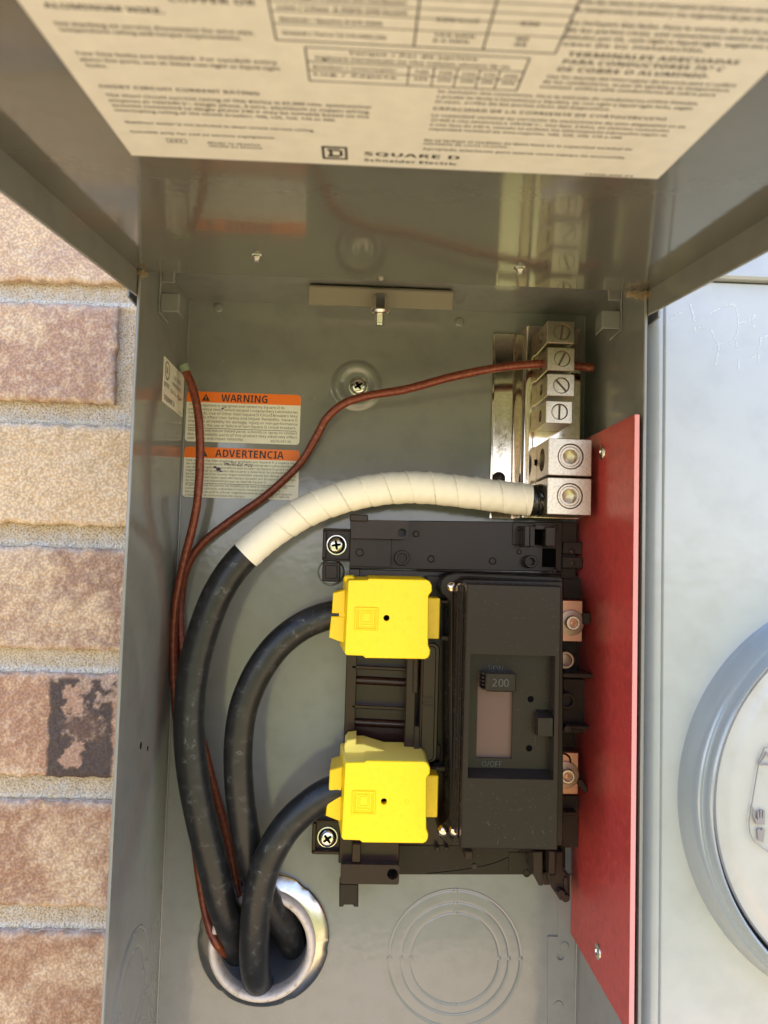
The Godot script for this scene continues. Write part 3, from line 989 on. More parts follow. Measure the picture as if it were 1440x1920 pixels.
func lid(t: Node3D) -> void:
	# a frame on the underside: x' to the right, y' outward along the lid, z' down out of it
	var out := Vector3(0, -sin(LID_TILT), cos(LID_TILT))
	var f := Transform3D(Basis(Vector3(1, 0, 0), out, Vector3(1, 0, 0).cross(out)), Vector3(0, LID_Y, D))
	var L := 345.0
	var a := MB.new()
	a.xf = f
	a.box(Vector3(-3.4, -2.5, -1.6), Vector3(W + 3.4, L, 0), 0.5)
	var lid_o := part("lid", a, M.lid_paint, t)
	for s in [0, 1]:
		a = MB.new()
		a.xf = f
		var x := -3.4 if s == 0 else W + 1.9
		a.prism([Vector2(x, -2.5), Vector2(x + 1.5, -2.5), Vector2(x + 1.5, L), Vector2(x, L)], 0.01, 12.6, 0.4)
		part("lid_flange", a, M.paint, lid_o)
	a = MB.new()
	a.xf = f
	a.box(Vector3(-1.85, L - 1.6, 0.01), Vector3(W + 1.85, L, 12.6), 0.4)
	part("lid_lip", a, M.paint, lid_o)
	for p in [Vector2(62.8, 35.3), Vector2(185.1, 32.8)]:
		a = MB.new()
		a.xf = f
		a.lathe([Vector2(2.9, 0), Vector2(2.9, 0.35), Vector2(2.2, 0.7), Vector2(1.7, 0.8), Vector2(1.8, 1.1), Vector2(1.4, 1.4), Vector2(1.75, 1.7), Vector2(1.4, 2.0), Vector2(1.6, 2.3), Vector2(1.2, 2.7), Vector2(0, 2.8)], Vector3(p.x, p.y, 0), 20)
		part("screw_tip", a, M.screw, lid_o)
	# fluff left by spiders in the hinge corners
	for q in [[Vector3(W + 0.5, 1.0, 1.5), 4.0, 220], [Vector3(W - 6.0, -1.0, 1.0), 3.0, 90], [Vector3(0.5, 1.0, 1.5), 2.2, 90]]:
		a = MB.new()
		for i in q[2]:
			var p: Vector3 = f * (q[0] + Vector3(rng.randfn() * 0.55, rng.randfn() * 0.35, absf(rng.randfn()) * 0.35) * q[1])
			var d := Vector3(rng.randfn(), rng.randfn(), rng.randfn()).normalized() * rng.randf_range(0.8, 2.4)
			var e := d.cross(Vector3(rng.randfn(), rng.randfn(), rng.randfn())).normalized() * 0.14
			a.tri(p - d + e, p + d, p - d - e)
			a.tri(p - d + e, p + d * 0.2 + d.cross(e).normalized() * 0.2, p + d)
		var fl := part("cobweb_fluff", a, M.fluff, lid_o, 1.0)
		fl.set_meta("kind", "stuff")
	# the instruction sheet
	var c0 := Vector2(38.7, 149.2); var c1 := Vector2(206.1, 144.5)
	var sx0 := c0.x; var sx1 := c1.x; var sy0 := (c0.y + c1.y) * 0.5; var sy1 := sy0 + 160.0
	a = MB.new()
	a.xf = f
	a.box(Vector3(sx0, sy0, 0.0), Vector3(sx1, sy1, 0.14), 0.03)
	part("instruction_sheet", a, M.paper, lid_o)
	var pf := Transform3D(f.basis, f * Vector3(0, 0, 0.2))
	var heavy := []
	for l in LID_TEXT:
		heavy.append([l[0], l[1], l[2], l[3], l[4], true])
	lettering("lettering", heavy, pf, M.ink, lid_o, 4.0)
	a = MB.new()
	a.xf = Transform3D(f.basis, f * Vector3(0, 0, 0.16))
	lid_print(a)
	part("printed_lines", a, M.ink, lid_o)

# [text, x, baseline, width, cap height, bold] on the underside of the lid
const LID_TEXT := [
	["TERMINALS SUITABLE FOR", 43.5, 233.6, 41.0, 2.0, true], ["COPPER OR", 71.0, 229.6, 18.0, 2.0, true], ["75° C", 47.0, 229.6, 9.0, 2.0, true], ["ALUMINUM WIRE.", 43.6, 225.0, 25.4, 2.0, true],
	["See marking on service disconnect for wire size,", 43.2, 218.6, 44.0, 1.5, false], ["temperature rating and torque requirements.", 43.3, 216.2, 40.6, 1.5, false],
	["Two line hubs are included. For conduit entry", 43.3, 206.4, 47.6, 1.5, false], ["above live parts, use UL listed rain tight or liquid tight", 43.3, 203.6, 48.0, 1.5, false], ["hubs.", 44.0, 200.9, 5.0, 1.5, false],
	["SHORT CIRCUIT CURRENT RATING", 43.5, 190.6, 41.0, 1.6, true],
	["The short circuit current rating of this device is 22,000 rms, symmetrical", 43.8, 186.0, 69.6, 1.5, false], ["amperes at 120/240 V~. Single phase, 3 wire, aluminum or copper wiring,", 43.5, 183.1, 69.8, 1.5, false],
	["systems connected to single phase 240 V may be suitable based on the", 43.5, 180.3, 69.5, 1.5, false], ["interrupting rating of the circuit breaker: 100, 125, 150, 175 or 200.", 43.3, 177.4, 60.6, 1.5, false],
	["Watthour meter is not included in short circuit current rating.", 43.8, 170.2, 53.7, 1.4, false], ["Suitable only for use as service equipment.", 43.6, 164.0, 42.3, 1.4, true],
	["E27", 53.8, 158.9, 3.8, 1.3, false], ["Made in Mexico", 65.0, 158.6, 15.5, 1.3, false], ["Hecho en Mexico", 65.0, 156.4, 15.9, 1.3, false],
	["SQUARE D", 111.8, 155.2, 29.2, 2.6, true], ["Schneider Electric", 111.8, 150.6, 29.0, 2.1, true], ["73266-206-01", 181.7, 147.6, 15.7, 1.3, true],
	["Vea las marcas en el interruptor principal para conocer el tamaño,", 155.4, 236.0, 50.0, 1.5, false], ["la temperatura nominal y los requisitos de par de apriete.", 155.4, 233.2, 46.0, 1.5, false],
	["Se incluyen dos hubs. Para la entrada de tubo arriba", 155.4, 228.6, 47.0, 1.5, false], ["de las partes vivas, use conectores contra lluvia", 155.4, 225.9, 46.6, 1.5, false], ["listados por UL, rain tight o liquid tight, según sea el", 155.6, 223.2, 46.5, 1.5, false], ["caso de su instalación.", 156.0, 220.5, 32.0, 1.5, false],
	["TERMINALES ADECUADAS", 158.1, 216.2, 39.7, 1.9, true], ["PARA CONDUCTORES 75° C", 157.8, 213.0, 38.0, 1.9, true], ["DE COBRE O ALUMINIO.", 157.5, 209.6, 36.5, 1.9, true],
	["Vea las marcas del interruptor de servicio para el calibre", 155.7, 206.2, 46.4, 1.4, false], ["de los conductores, el par de apriete y la temperatura", 155.5, 203.7, 46.0, 1.4, false], ["nominal; utilice sólo conductores de cobre para", 155.3, 201.2, 44.0, 1.4, false],
	["Se incluyen dos conectores. Para la entrada de conductores utilice listados,", 130.3, 196.4, 67.0, 1.4, false], ["a prueba de lluvia o herméticos a líquidos, UL rain tight o liquid tight hubs, según", 130.2, 193.7, 66.5, 1.4, false], ["el caso, arriba de las partes vivas del dispositivo.", 130.2, 191.1, 46.0, 1.4, false],
	["CAPACIDAD DE LA CORRIENTE DE CORTOCIRCUITO", 130.0, 187.0, 62.5, 1.6, true],
	["La capacidad nominal de corriente de cortocircuito de este dispositivo es de", 130.0, 183.2, 69.4, 1.4, false], ["22 000 A rms simétricos a 120/240 V~. Una fase, 3 hilos, en sistemas conectados", 130.0, 180.4, 66.0, 1.4, false],
	["a una fase de 240 V, cuando se utilizan los interruptores adecuados según su", 130.0, 177.6, 66.5, 1.4, false], ["capacidad nominal de interrupción: 100, 125, 150, 175 o 200.", 130.0, 174.8, 55.0, 1.4, false],
	["No se incluye el medidor de Watt-hora en la capacidad nominal de", 129.2, 167.4, 61.0, 1.4, false], ["corriente de corto circuito.", 129.2, 165.1, 25.0, 1.4, false], ["Apropiado solamente para usarse como equipo de acometida.", 129.2, 161.3, 61.4, 1.4, true],
	["Wire size / Calibre del conductor", 93.5, 232.6, 27.0, 1.4, false], ["Line / Línea  6 AWG-250 kcmil", 93.5, 229.0, 27.0, 1.4, false], ["Neutral / Neutro 4-2/0 AWG", 93.5, 224.6, 22.0, 1.4, false], ["Ground / Tierra 14-1/0 AWG (Al)", 93.5, 219.4, 23.0, 1.4, false],
	["6-250 kcmil", 127.0, 227.4, 9.0, 1.4, false], ["250", 145.0, 227.4, 4.0, 1.4, false], ["14-8 AWG", 127.0, 221.6, 9.0, 1.3, false], ["6-4 AWG", 127.0, 219.4, 8.0, 1.3, false], ["40", 145.0, 221.6, 3.0, 1.3, false], ["45", 145.0, 219.4, 3.0, 1.3, false],
	["Torque / Par de apriete", 108.0, 212.4, 30.0, 1.3, false], ["Tighten terminals to the values shown lb-in", 100.0, 209.6, 46.0, 1.3, false],
	["Breaker / Interruptor", 99.4, 205.6, 20.0, 1.2, false], ["Lug / Zapata", 99.4, 202.2, 20.0, 1.2, false],
	["100", 123.8, 205.6, 3.4, 1.2, false], ["125", 129.6, 205.6, 3.4, 1.2, false], ["150", 135.2, 205.6, 3.4, 1.2, false], ["175", 140.4, 205.6, 3.0, 1.2, false], ["200", 145.4, 205.6, 3.4, 1.2, false],
	["250", 123.8, 202.2, 3.4, 1.2, false], ["250", 129.6, 202.2, 3.4, 1.2, false], ["250", 135.2, 202.2, 3.4, 1.2, false], ["300", 140.4, 202.2, 3.0, 1.2, false], ["300", 145.4, 202.2, 3.4, 1.2, false]]

func lid_print(a: MB) -> void:
	var line := func(x0: float, y0: float, x1: float, y1: float, w: float):
		if absf(x1 - x0) > absf(y1 - y0):
			a.box(Vector3(x0, y0 - w / 2, 0), Vector3(x1, y0 + w / 2, 0.03), 0.0)
		else:
			a.box(Vector3(x0 - w / 2, y0 + w / 2 + 0.01, 0), Vector3(x0 + w / 2, y1 - w / 2 - 0.01, 0.03), 0.0)
	for y in [217.0, 223.6, 228.2, 231.6, 235.0]:
		line.call(91.6, y, 155.4, y, 0.45 if y == 217.0 else 0.28)
	for x in [91.8, 122.9, 138.6, 155.2]:
		line.call(x, 217.0, x, 240.0, 0.4)
	for y in [199.3, 204.4, 208.5, 214.6]:
		line.call(97.9, y, 150.1, y, 0.4)
	for x in [98.1, 149.9]:
		line.call(x, 199.3, x, 214.6, 0.4)
	for x in [122.4, 128.4, 134.0, 139.4, 144.2]:
		line.call(x, 199.3, x, 208.5, 0.3)
	# the square mark: a frame round a slab letter
	var o := Vector2(98.9, 151.0); var w := 7.8; var h := 9.6
	line.call(o.x, o.y + 0.6, o.x + w, o.y + 0.6, 1.2)
	line.call(o.x, o.y + h - 0.6, o.x + w, o.y + h - 0.6, 1.2)
	line.call(o.x + 0.4, o.y + 0.6, o.x + 0.4, o.y + h - 0.6, 0.8)
	line.call(o.x + w - 0.4, o.y + 0.6, o.x + w - 0.4, o.y + h - 0.6, 0.8)
	line.call(o.x + 1.7, o.y + 2.6, o.x + 5.4, o.y + 2.6, 1.3)
	line.call(o.x + 1.7, o.y + 7.0, o.x + 5.4, o.y + 7.0, 1.3)
	line.call(o.x + 2.75, o.y + 2.4, o.x + 2.75, o.y + 7.2, 1.0)
	line.call(o.x + 5.85, o.y + 2.2, o.x + 5.85, o.y + 7.4, 0.9)
	# listing box
	for y in [158.2, 160.9]:
		line.call(52.9, y, 58.6, y, 0.22)
	for x in [52.9, 58.6]:
		line.call(x, 158.2, x, 160.9, 0.22)


# ------------------------------------------------------------------ the neighbour: meter socket
func meter_socket() -> void:
	var x0 := W + 5.6
	var dc := D - 11.0      # its cover stands a little behind the rim of the open box
	var t := thing("meter_socket", "pale grey meter box with a raised round ring beside the open panel", "meter box", Vector3(W + 130, -600, 0))
	var x1 := W + 290.0; var ytop := -10.5
	# cover with a rolled left edge
	var a := MB.new()
	var prof := []
	prof.append(Vector2(x0, 2.0))
	for k in 13:
		var q := PI * 0.5 * k / 12.0
		prof.append(Vector2(x0 + 8.2 - 8.2 * cos(q), dc - 1.4 - 14.0 + 14.0 * sin(q)))
	prof.append_array([Vector2(x0 + 9.0, dc - 1.5), Vector2(x0 + 9.7, dc - 0.6), Vector2(x0 + 10.4, dc - 0.1), Vector2(x1, dc), Vector2(x1, 2.0)])
	a.prism(prof, -ytop, 640.0, 0.3, 0.3)
	for i in a.v.size():      # drawn in x, z; pushed along -y
		var q := a.v[i]
		a.v[i] = Vector3(q.x, -q.z, q.y)
	var cov := part("front_cover", a, M.cover_paint, t)
	# dried water marks high on the cover
	a = MB.new()
	for o in [[Vector2(274.5, -30.9), Vector2(277.3, -28.8), Vector2(281.6, -27.2)], [Vector2(284.7, -22.7), Vector2(286.5, -28.4), Vector2(287.3, -32.7), Vector2(288.0, -44.1)], [Vector2(287.6, -36.1), Vector2(290.5, -35.1), Vector2(292.8, -34.5)], [Vector2(295.9, -27.2), Vector2(298.7, -25.6), Vector2(301.3, -23.8)], [Vector2(303.9, -23.1), Vector2(306.5, -22.2), Vector2(308.8, -22.6), Vector2(310.5, -27.5), Vector2(310.8, -32.3), Vector2(309.6, -39.0), Vector2(308.2, -41.9), Vector2(305.1, -43.5)],
		[Vector2(310.8, -32.3), Vector2(315.1, -30.5), Vector2(318.5, -29.2), Vector2(319.7, -26.8)], [Vector2(318.2, -30.9), Vector2(319.7, -35.2)], [Vector2(296.2, -36.6), Vector2(297.9, -40.6), Vector2(300.2, -43.6), Vector2(299.7, -49.1), Vector2(298.0, -56.6)], [Vector2(309.4, -43.0), Vector2(309.7, -47.9)], [Vector2(326.0, -38.4), Vector2(322.8, -39.6), Vector2(322.0, -44.2), Vector2(319.4, -49.5), Vector2(315.7, -51.3)], [Vector2(299.6, -44.0), Vector2(303.6, -43.5)], [Vector2(321.4, -47.1), Vector2(321.1, -55.7)], [Vector2(311.1, -51.2), Vector2(310.5, -59.0)]]:
		var line := []
		for i in o.size() - 1:
			for k in 5:
				line.append(o[i].lerp(o[i + 1], k / 5.0) + Vector2(rng.randfn(), rng.randfn()) * 0.22)
		for i in line.size() - 1:
			if rng.randf() < 0.82:
				ribbon(a, [line[i], line[i + 1]], rng.randf_range(0.15, 0.55), dc + 0.04 + 0.0015 * (i % 7))
	part("water_mark", a, M.residue, cov)
	a = MB.new()
	a.box(Vector3(x0 + 9.0, ytop + 0.9, 2.0), Vector3(x1, ytop + 130.0, dc + 5.0), 1.2)
	part("hood_cover", a, M.cover_paint, t)
	# the gap between the two boxes, its shade added as a dark strip, with screw heads down in it
	a = MB.new()
	a.box(Vector3(W + 1.7, -600, 2.0), Vector3(x0 - 0.1, 0, 12.0), 0.2)
	part("gap_shade_strip", a, M.gap_shade, t)
	for q in [Vector3(266.5, -34.8, 82.0), Vector3(267.5, -154.2, 82.0), Vector3(268.9, -311.0, 82.0)]:
		a = MB.new()
		a.lathe([Vector2(1.6, -8), Vector2(1.6, -0.6), Vector2(1.2, 0), Vector2(0, 0.1)], Vector3(W + 3.4, q.y, 84.0), 14)
		part("gap_screw", a, M.screw, t)
	# raised ring: swells out of the cover, then turns in to the plate
	var c := Vector3(387.0, -277.5, 94.0)
	a = MB.new()
	var r := 106.6
	a.lathe([Vector2(r + 0.9, dc - 0.2), Vector2(r + 0.5, dc + 0.8), Vector2(r - 0.34, dc + 2.0), Vector2(r - 1.23, dc + 4.5), Vector2(r - 2.13, dc + 9.5), Vector2(r - 3.14, dc + 13.2), Vector2(r - 4.26, dc + 14.2), Vector2(r - 5.38, dc + 13.9), Vector2(r - 5.94, dc + 14.6),
		Vector2(r - 6.38, dc + 16.8), Vector2(r - 7.06, dc + 18.8), Vector2(r - 7.95, dc + 19.6), Vector2(r - 8.74, dc + 19.0), Vector2(r - 9.18, dc + 17.4), Vector2(r - 9.24, dc + 2.0)], Vector3(c.x, c.y, 0), 128)
	part("meter_ring", a, M.ring_shaded, cov)
	# the blank plate held in the ring
	var p := thing("meter_blank", "round brushed white metal plate with hand warning held in the meter ring", "cover plate", Vector3(c.x, c.y - 90, dc))
	a = MB.new()
	var pr := 95.4
	var dz := dc + 15.0
	a.lathe([Vector2(pr, dc + 3), Vector2(pr, dz - 1.2), Vector2(pr - 0.8, dz - 0.2), Vector2(pr - 2.2, dz), Vector2(pr - 5.5, dz + 0.1), Vector2(pr - 6.5, dz + 0.9), Vector2(pr - 9.5, dz + 1.0), Vector2(pr - 30, dz + 2.2), Vector2(0, dz + 3.0)], Vector3(c.x, c.y, 0), 128)
	part("plate", a, M.plate_white, p)
	a = MB.new()
	a.lathe([Vector2(r - 9.3, dc + 5), Vector2(pr + 0.05, dc + 5)], Vector3(c.x, c.y, 0), 64)
	a.lathe([Vector2(pr + 0.55, dc + 10), Vector2(pr + 0.62, dc + 13.6), Vector2(pr + 0.05, dc + 13.7)], Vector3(c.x, c.y, 0), 64)
	part("gap_shade_ring", a, M.gap_shade, p)  # shade of the gap round the plate, put in as dark rings
	# a rounded outline, a triangle and a hand touched by a spark, printed on the plate
	var z := dz + 3.05
	a = MB.new()
	var o := [Vector2(369.8, -244.8), Vector2(315.0, -248.6), Vector2(312.4, -254.5), Vector2(307.3, -283.9), Vector2(307.6, -289.0), Vector2(309.7, -293.5), Vector2(316.5, -298.2), Vector2(369.2, -305.6)]
	ribbon(a, o, 0.15, z)
	ribbon(a, [Vector2(312.3, -256.8), Vector2(316.1, -251.1), Vector2(320.8, -256.7), Vector2(312.3, -256.8)], 0.3, z)
	ribbon(a, [Vector2(308.4, -276.8), Vector2(309.7, -278.3), Vector2(309.4, -280.8), Vector2(310.5, -283.4), Vector2(311.5, -284.9)], 0.3, z)
	for q in [[Vector2(310.8, -285.4), Vector2(315.0, -285.3), Vector2(315.0, -278.7), Vector2(314.2, -278.5), Vector2(313.9, -282.3), Vector2(313.5, -282.3), Vector2(313.5, -278.2), Vector2(312.8, -278.2), Vector2(312.7, -282.3), Vector2(312.3, -282.3), Vector2(312.1, -279.0), Vector2(311.4, -279.3), Vector2(311.5, -283.3), Vector2(310.8, -282.3), Vector2(310.2, -282.9)],
		[Vector2(311.3, -287.9), Vector2(312.3, -287.1), Vector2(313.1, -288.1), Vector2(314.2, -287.1), Vector2(315.0, -287.8), Vector2(314.2, -293.9), Vector2(311.8, -292.9)]]:
		a.prism(q, z - 0.6, z, 0.0)
	part("hand_print", a, M.grey_print, p)

func ribbon(a: MB, o: Array, w: float, z: float) -> void:
	for i in o.size() - 1:
		var d: Vector2 = (o[i + 1] - o[i]).normalized(); var e := d.orthogonal() * w
		var s: Vector2 = o[i] - d * w * 0.5; var g: Vector2 = o[i + 1] + d * w * 0.5
		a.prism([s + e, s - e, g - e, g + e], z - 0.6, z + 0.002 * i, 0.0)


# ------------------------------------------------------------------ red fibre barrier
func barrier() -> void:
	var t := thing("insulating_barrier", "red fibre insulating sheet standing along the right inner side of the box", "insulating sheet", Vector3(W - 3, -376, 50))
	var a := MB.new()
	# outline in z, y on the plane x = W - 4.6 .. W - 2
	var o := [Vector2(1.0, -84.0), Vector2(D - 0.4, -84.8), Vector2(D - 0.4, -389.0), Vector2(2.0, -389.5)]
	a.xf = Transform3D(Basis(Vector3(0, 0, 1), Vector3(0, 1, 0), Vector3(-1, 0, 0)), Vector3(W - 2.0, 0, 0))
	a.prism(o, 0.0, 2.5, 0.15)
	part("sheet", a, M.fibre, t)
	a = MB.new()
	a.box(Vector3(W - 4.45, -388.8, D - 0.38), Vector3(W - 2.05, -85.0, D - 0.1), 0.05)
	part("cut_edge", a, M.fibre_edge, t)
	a = MB.new()      # raised fibres and scratches on the face
	for i in 150:
		var p := Vector2(rng.randf_range(4.0, D - 4.0), -92.0 - 285.0 * pow(rng.randf(), 0.7))
		var d := Vector2.from_angle(rng.randfn(1.2, 0.8)) * rng.randf_range(0.4, 2.2); var e := d.normalized().orthogonal() * rng.randf_range(0.04, 0.12)
		var bend := e * rng.randf_range(-5.0, 5.0)
		var x := W - 4.52
		a.quad(Vector3(x, p.y - d.y - e.y, p.x - d.x - e.x), Vector3(x, p.y + bend.y - e.y, p.x + bend.x - e.x), Vector3(x, p.y + bend.y + e.y, p.x + bend.x + e.x), Vector3(x, p.y - d.y + e.y, p.x - d.x + e.x))
		a.quad(Vector3(x, p.y + bend.y - e.y, p.x + bend.x - e.x), Vector3(x, p.y + d.y, p.x + d.x), Vector3(x, p.y + d.y, p.x + d.x), Vector3(x, p.y + bend.y + e.y, p.x + bend.x + e.x))
	part("loose_fibres", a, M.fray, t).set_meta("kind", "stuff")
	for q in [Vector2(52.8, -97.1), Vector2(55.9, -373.6)]:
		a = MB.new()
		a.xf = Transform3D(Basis(Vector3(0, 0, 1), Vector3(0, 1, 0), Vector3(-1, 0, 0)), Vector3(W - 4.5, 0, 0))
		a.lathe([Vector2(4.3, 0), Vector2(4.2, 0.4), Vector2(3.4, 0.9), Vector2(1.9, 1.0), Vector2(1.6, 0.7), Vector2(1.5, 0.2)], Vector3(q.x, q.y, 0), 28)
		var rv := part("rivet", a, M.screw, t)
		a = MB.new()
		a.xf = Transform3D(Basis(Vector3(0, 0, 1), Vector3(0, 1, 0), Vector3(-1, 0, 0)), Vector3(W - 4.5, 0, 0))
		a.lathe([Vector2(1.6, 0.25), Vector2(0, 0.25)], Vector3(q.x, q.y, 0), 16)
		part("rivet_bore", a, M.hole, rv)


# ------------------------------------------------------------------ neutral bar
func neutral_bar() -> void:
	var t := thing("neutral_bar", "shiny tinned neutral bar with six screw lugs at upper right of the box", "terminal bar", Vector3(224.5, -133.6, 0.0))
	var y1: float = Vector3(202.9, -14.4, 2.0).y; var y0: float = Vector3(205.3, -134.3, 2.0).y
	var xl: float = Vector3(196.2, -75.4, 2.0).x; var xf: float = Vector3(211.7, -74.9, 2.0).x; var xr: float = Vector3(247.9, -76.7, 20.0).x
	var a := MB.new()
	# folded section in x, z
	var o := [Vector2(xl, 0.6), Vector2(xl, 1.9), Vector2(xl + 0.9, 2.3), Vector2(xl + 1.6, 1.9), Vector2(xf - 2.4, 1.9), Vector2(xf - 1.6, 2.6), Vector2(xf - 0.6, 5.5), Vector2(xf + 0.2, 15.5), Vector2(xf + 0.9, 18.4), Vector2(xf + 2.4, 20.0), Vector2(xf + 4.6, 20.6), Vector2(xf + 7.0, 20.2), Vector2(xf + 9.5, 20.0), Vector2(xr, 20.0), Vector2(xr, 18.4), Vector2(xf + 4.0, 18.4), Vector2(xf + 1.6, 15.0), Vector2(xf + 0.8, 3.5), Vector2(xf - 1.0, 0.6)]
	a.prism(o, -y1, -y0, 0.3, 0.3)
	for i in a.v.size():
		var q := a.v[i]
		a.v[i] = Vector3(q.x, -q.z, q.y)
	var br := part("bracket", a, M.tin, t)
	a = MB.new()
	a.box(Vector3(220.0, -101.8, 19.9), Vector3(222.5, -98.0, 20.1), 0.0)
	part("slot", a, M.hole, br)
	a = cross_screw(4.2)
	for i in a.v.size():
		a.v[i] += Vector3(201.4, -108.6, 2.0) + Vector3(0, 0, 0.3)
	part("bracket_screw", a, M.black, br)
	# small lugs: block, wire hole in the left face, slotted screw
	var small := [[Vector3(220.1, -32.7, 20.1), Vector3(236.2, -19.4, 47.0), Vector2(229.0, -25.8), 1.45], [Vector3(220.6, -48.9, 20.1), Vector3(236.6, -35.2, 47.0), Vector2(229.4, -41.7), 1.12], [Vector3(220.6, -64.0, 20.1), Vector3(236.8, -50.9, 47.0), Vector2(229.1, -57.7), 2.32], [Vector3(220.2, -80.2, 20.1), Vector3(235.8, -67.0, 47.0), Vector2(228.3, -73.3), 1.55]]
	for q in small:
		lug(t, "small_lug", q[0], q[1], q[2], 4.85, 3.6, q[3], false)
	for q in [[Vector3(221.4, -110.9, 20.1), Vector3(246.6, -89.5, 50.0), Vector2(234.3, -99.8)], [Vector3(221.2, -133.6, 20.1), Vector3(246.7, -112.3, 50.0), Vector2(234.2, -122.7)]]:
		lug(t, "large_lug", q[0], q[1], q[2], 7.6, 6.9, 0.3, true)

func lug(t: Node3D, called: String, lo: Vector3, hi: Vector3, sc: Vector2, r: float, bore: float, turn: float, hex: bool) -> void:
	var a := MB.new()
	var b := 0.35
	# front face with the screw well, left face with the wire bore, right face with its exit, top, bottom, back
	a.holed([Vector2(lo.x + b, lo.y + b), Vector2(hi.x - b, lo.y + b), Vector2(hi.x - b, hi.y - b), Vector2(lo.x + b, hi.y - b)], sc, r, hi.z, 6.0, 36)
	var cy := (lo.y + hi.y) * 0.5; var cz := lo.z + (hi.z - lo.z) * 0.47
	for sg in [-1.0, 1.0]:
		var keep := a.xf
		var x := lo.x if sg < 0 else hi.x
		a.xf = Transform3D(Basis(Vector3(0, 0, -sg), Vector3(0, 1, 0), Vector3(sg, 0, 0)), Vector3(x, 0, 0))
		var z0: float = -sg * (lo.z + b); var z1: float = -sg * (hi.z - b)
		a.holed([Vector2(z0, lo.y + b), Vector2(z1, lo.y + b), Vector2(z1, hi.y - b), Vector2(z0, hi.y - b)], Vector2(-sg * cz, cy), bore, 0.0, (hi.x - lo.x) * 0.5, 32)
		a.xf = keep
	var s := [lo, hi]
	for k in 2:
		var y: float = s[k].y
		var q := [Vector3(lo.x + b, y, lo.z + b), Vector3(hi.x - b, y, lo.z + b), Vector3(hi.x - b, y, hi.z - b), Vector3(lo.x + b, y, hi.z - b)]
		if k == 1:
			q.reverse()
		a.quad(q[0], q[1], q[2], q[3])
	# chamfers
	for kx in [0, 1]:
		for kz in [0, 1]:
			edge(a, lo, hi, b, 1, kz, kx)
	for kx in [0, 1]:
		for ky in [0, 1]:
			edge(a, lo, hi, b, 2, kx, ky)
	for ky in [0, 1]:
		for kz in [0, 1]:
			edge(a, lo, hi, b, 0, ky, kz)
	var body := part(called, a, M.lug, t, 30.0)
	# the screw down its well
	a = MB.new()
	var z := hi.z - (0.9 if not hex else 0.4)
	if not hex:
		a.lathe([Vector2(r - 0.25, z - 3), Vector2(r - 0.25, z - 0.4), Vector2(r - 0.7, z), Vector2(0, z + 0.05)], Vector3(sc.x, sc.y, 0), 36)
		part("slotted_screw", a, M.lug, body)
		a = MB.new()
		var d := Vector2.from_angle(turn) * (r - 0.7); var e := Vector2.from_angle(turn + PI / 2) * 0.62
		a.prism([sc - d - e, sc + d - e, sc + d + e, sc - d + e], z - 1.0, z + 0.09, 0.0)
		part("screw_slot", a, M.slot_brown, body)
	else:
		# socket screw: rim, then a hexagon sunk into it
		a.lathe([Vector2(r - 0.2, z - 5), Vector2(r - 0.2, z - 0.7), Vector2(r - 0.8, z), Vector2(r - 1.7, z), Vector2(r - 2.1, z - 0.5)], Vector3(sc.x, sc.y, 0), 40)
		a.holed(circle(sc, r - 2.08, 40), sc, 4.3, z - 0.5, 0.0, 12)
		var hexa := []
		for k in 6:
			hexa.append(sc + Vector2.from_angle(turn + TAU * k / 6) * 4.7)
		a.walls(hexa, z - 8.0, z - 0.48, true)
		a.lathe([Vector2(4.8, z - 7.0), Vector2(2.0, z - 7.6), Vector2(0, z - 8.2)], Vector3(sc.x, sc.y, 0), 24)
		part("socket_screw", a, M.lug, body, 25.0)

func edge(a: MB, lo: Vector3, hi: Vector3, b: float, ax: int, ku: int, kw: int) -> void:
	var u := (ax + 1) % 3; var w := (ax + 2) % 3
	var s := [lo, hi]
	var q := []
	for k in [[0, 0], [1, 0], [1, 1], [0, 1]]:
		var p := Vector3.ZERO
		p[ax] = lo[ax] + b if k[0] == 0 else hi[ax] - b
		var pu: float = s[ku][u]; var pw: float = s[kw][w]
		var iu: float = b if ku == 0 else -b; var iw: float = b if kw == 0 else -b
		p[u] = pu + (iu if k[1] == 1 else 0.0)
		p[w] = pw + (0.0 if k[1] == 1 else iw)
		q.append(p)
	if ku == kw:
		q.reverse()
	a.quad(q[0], q[1], q[2], q[3])


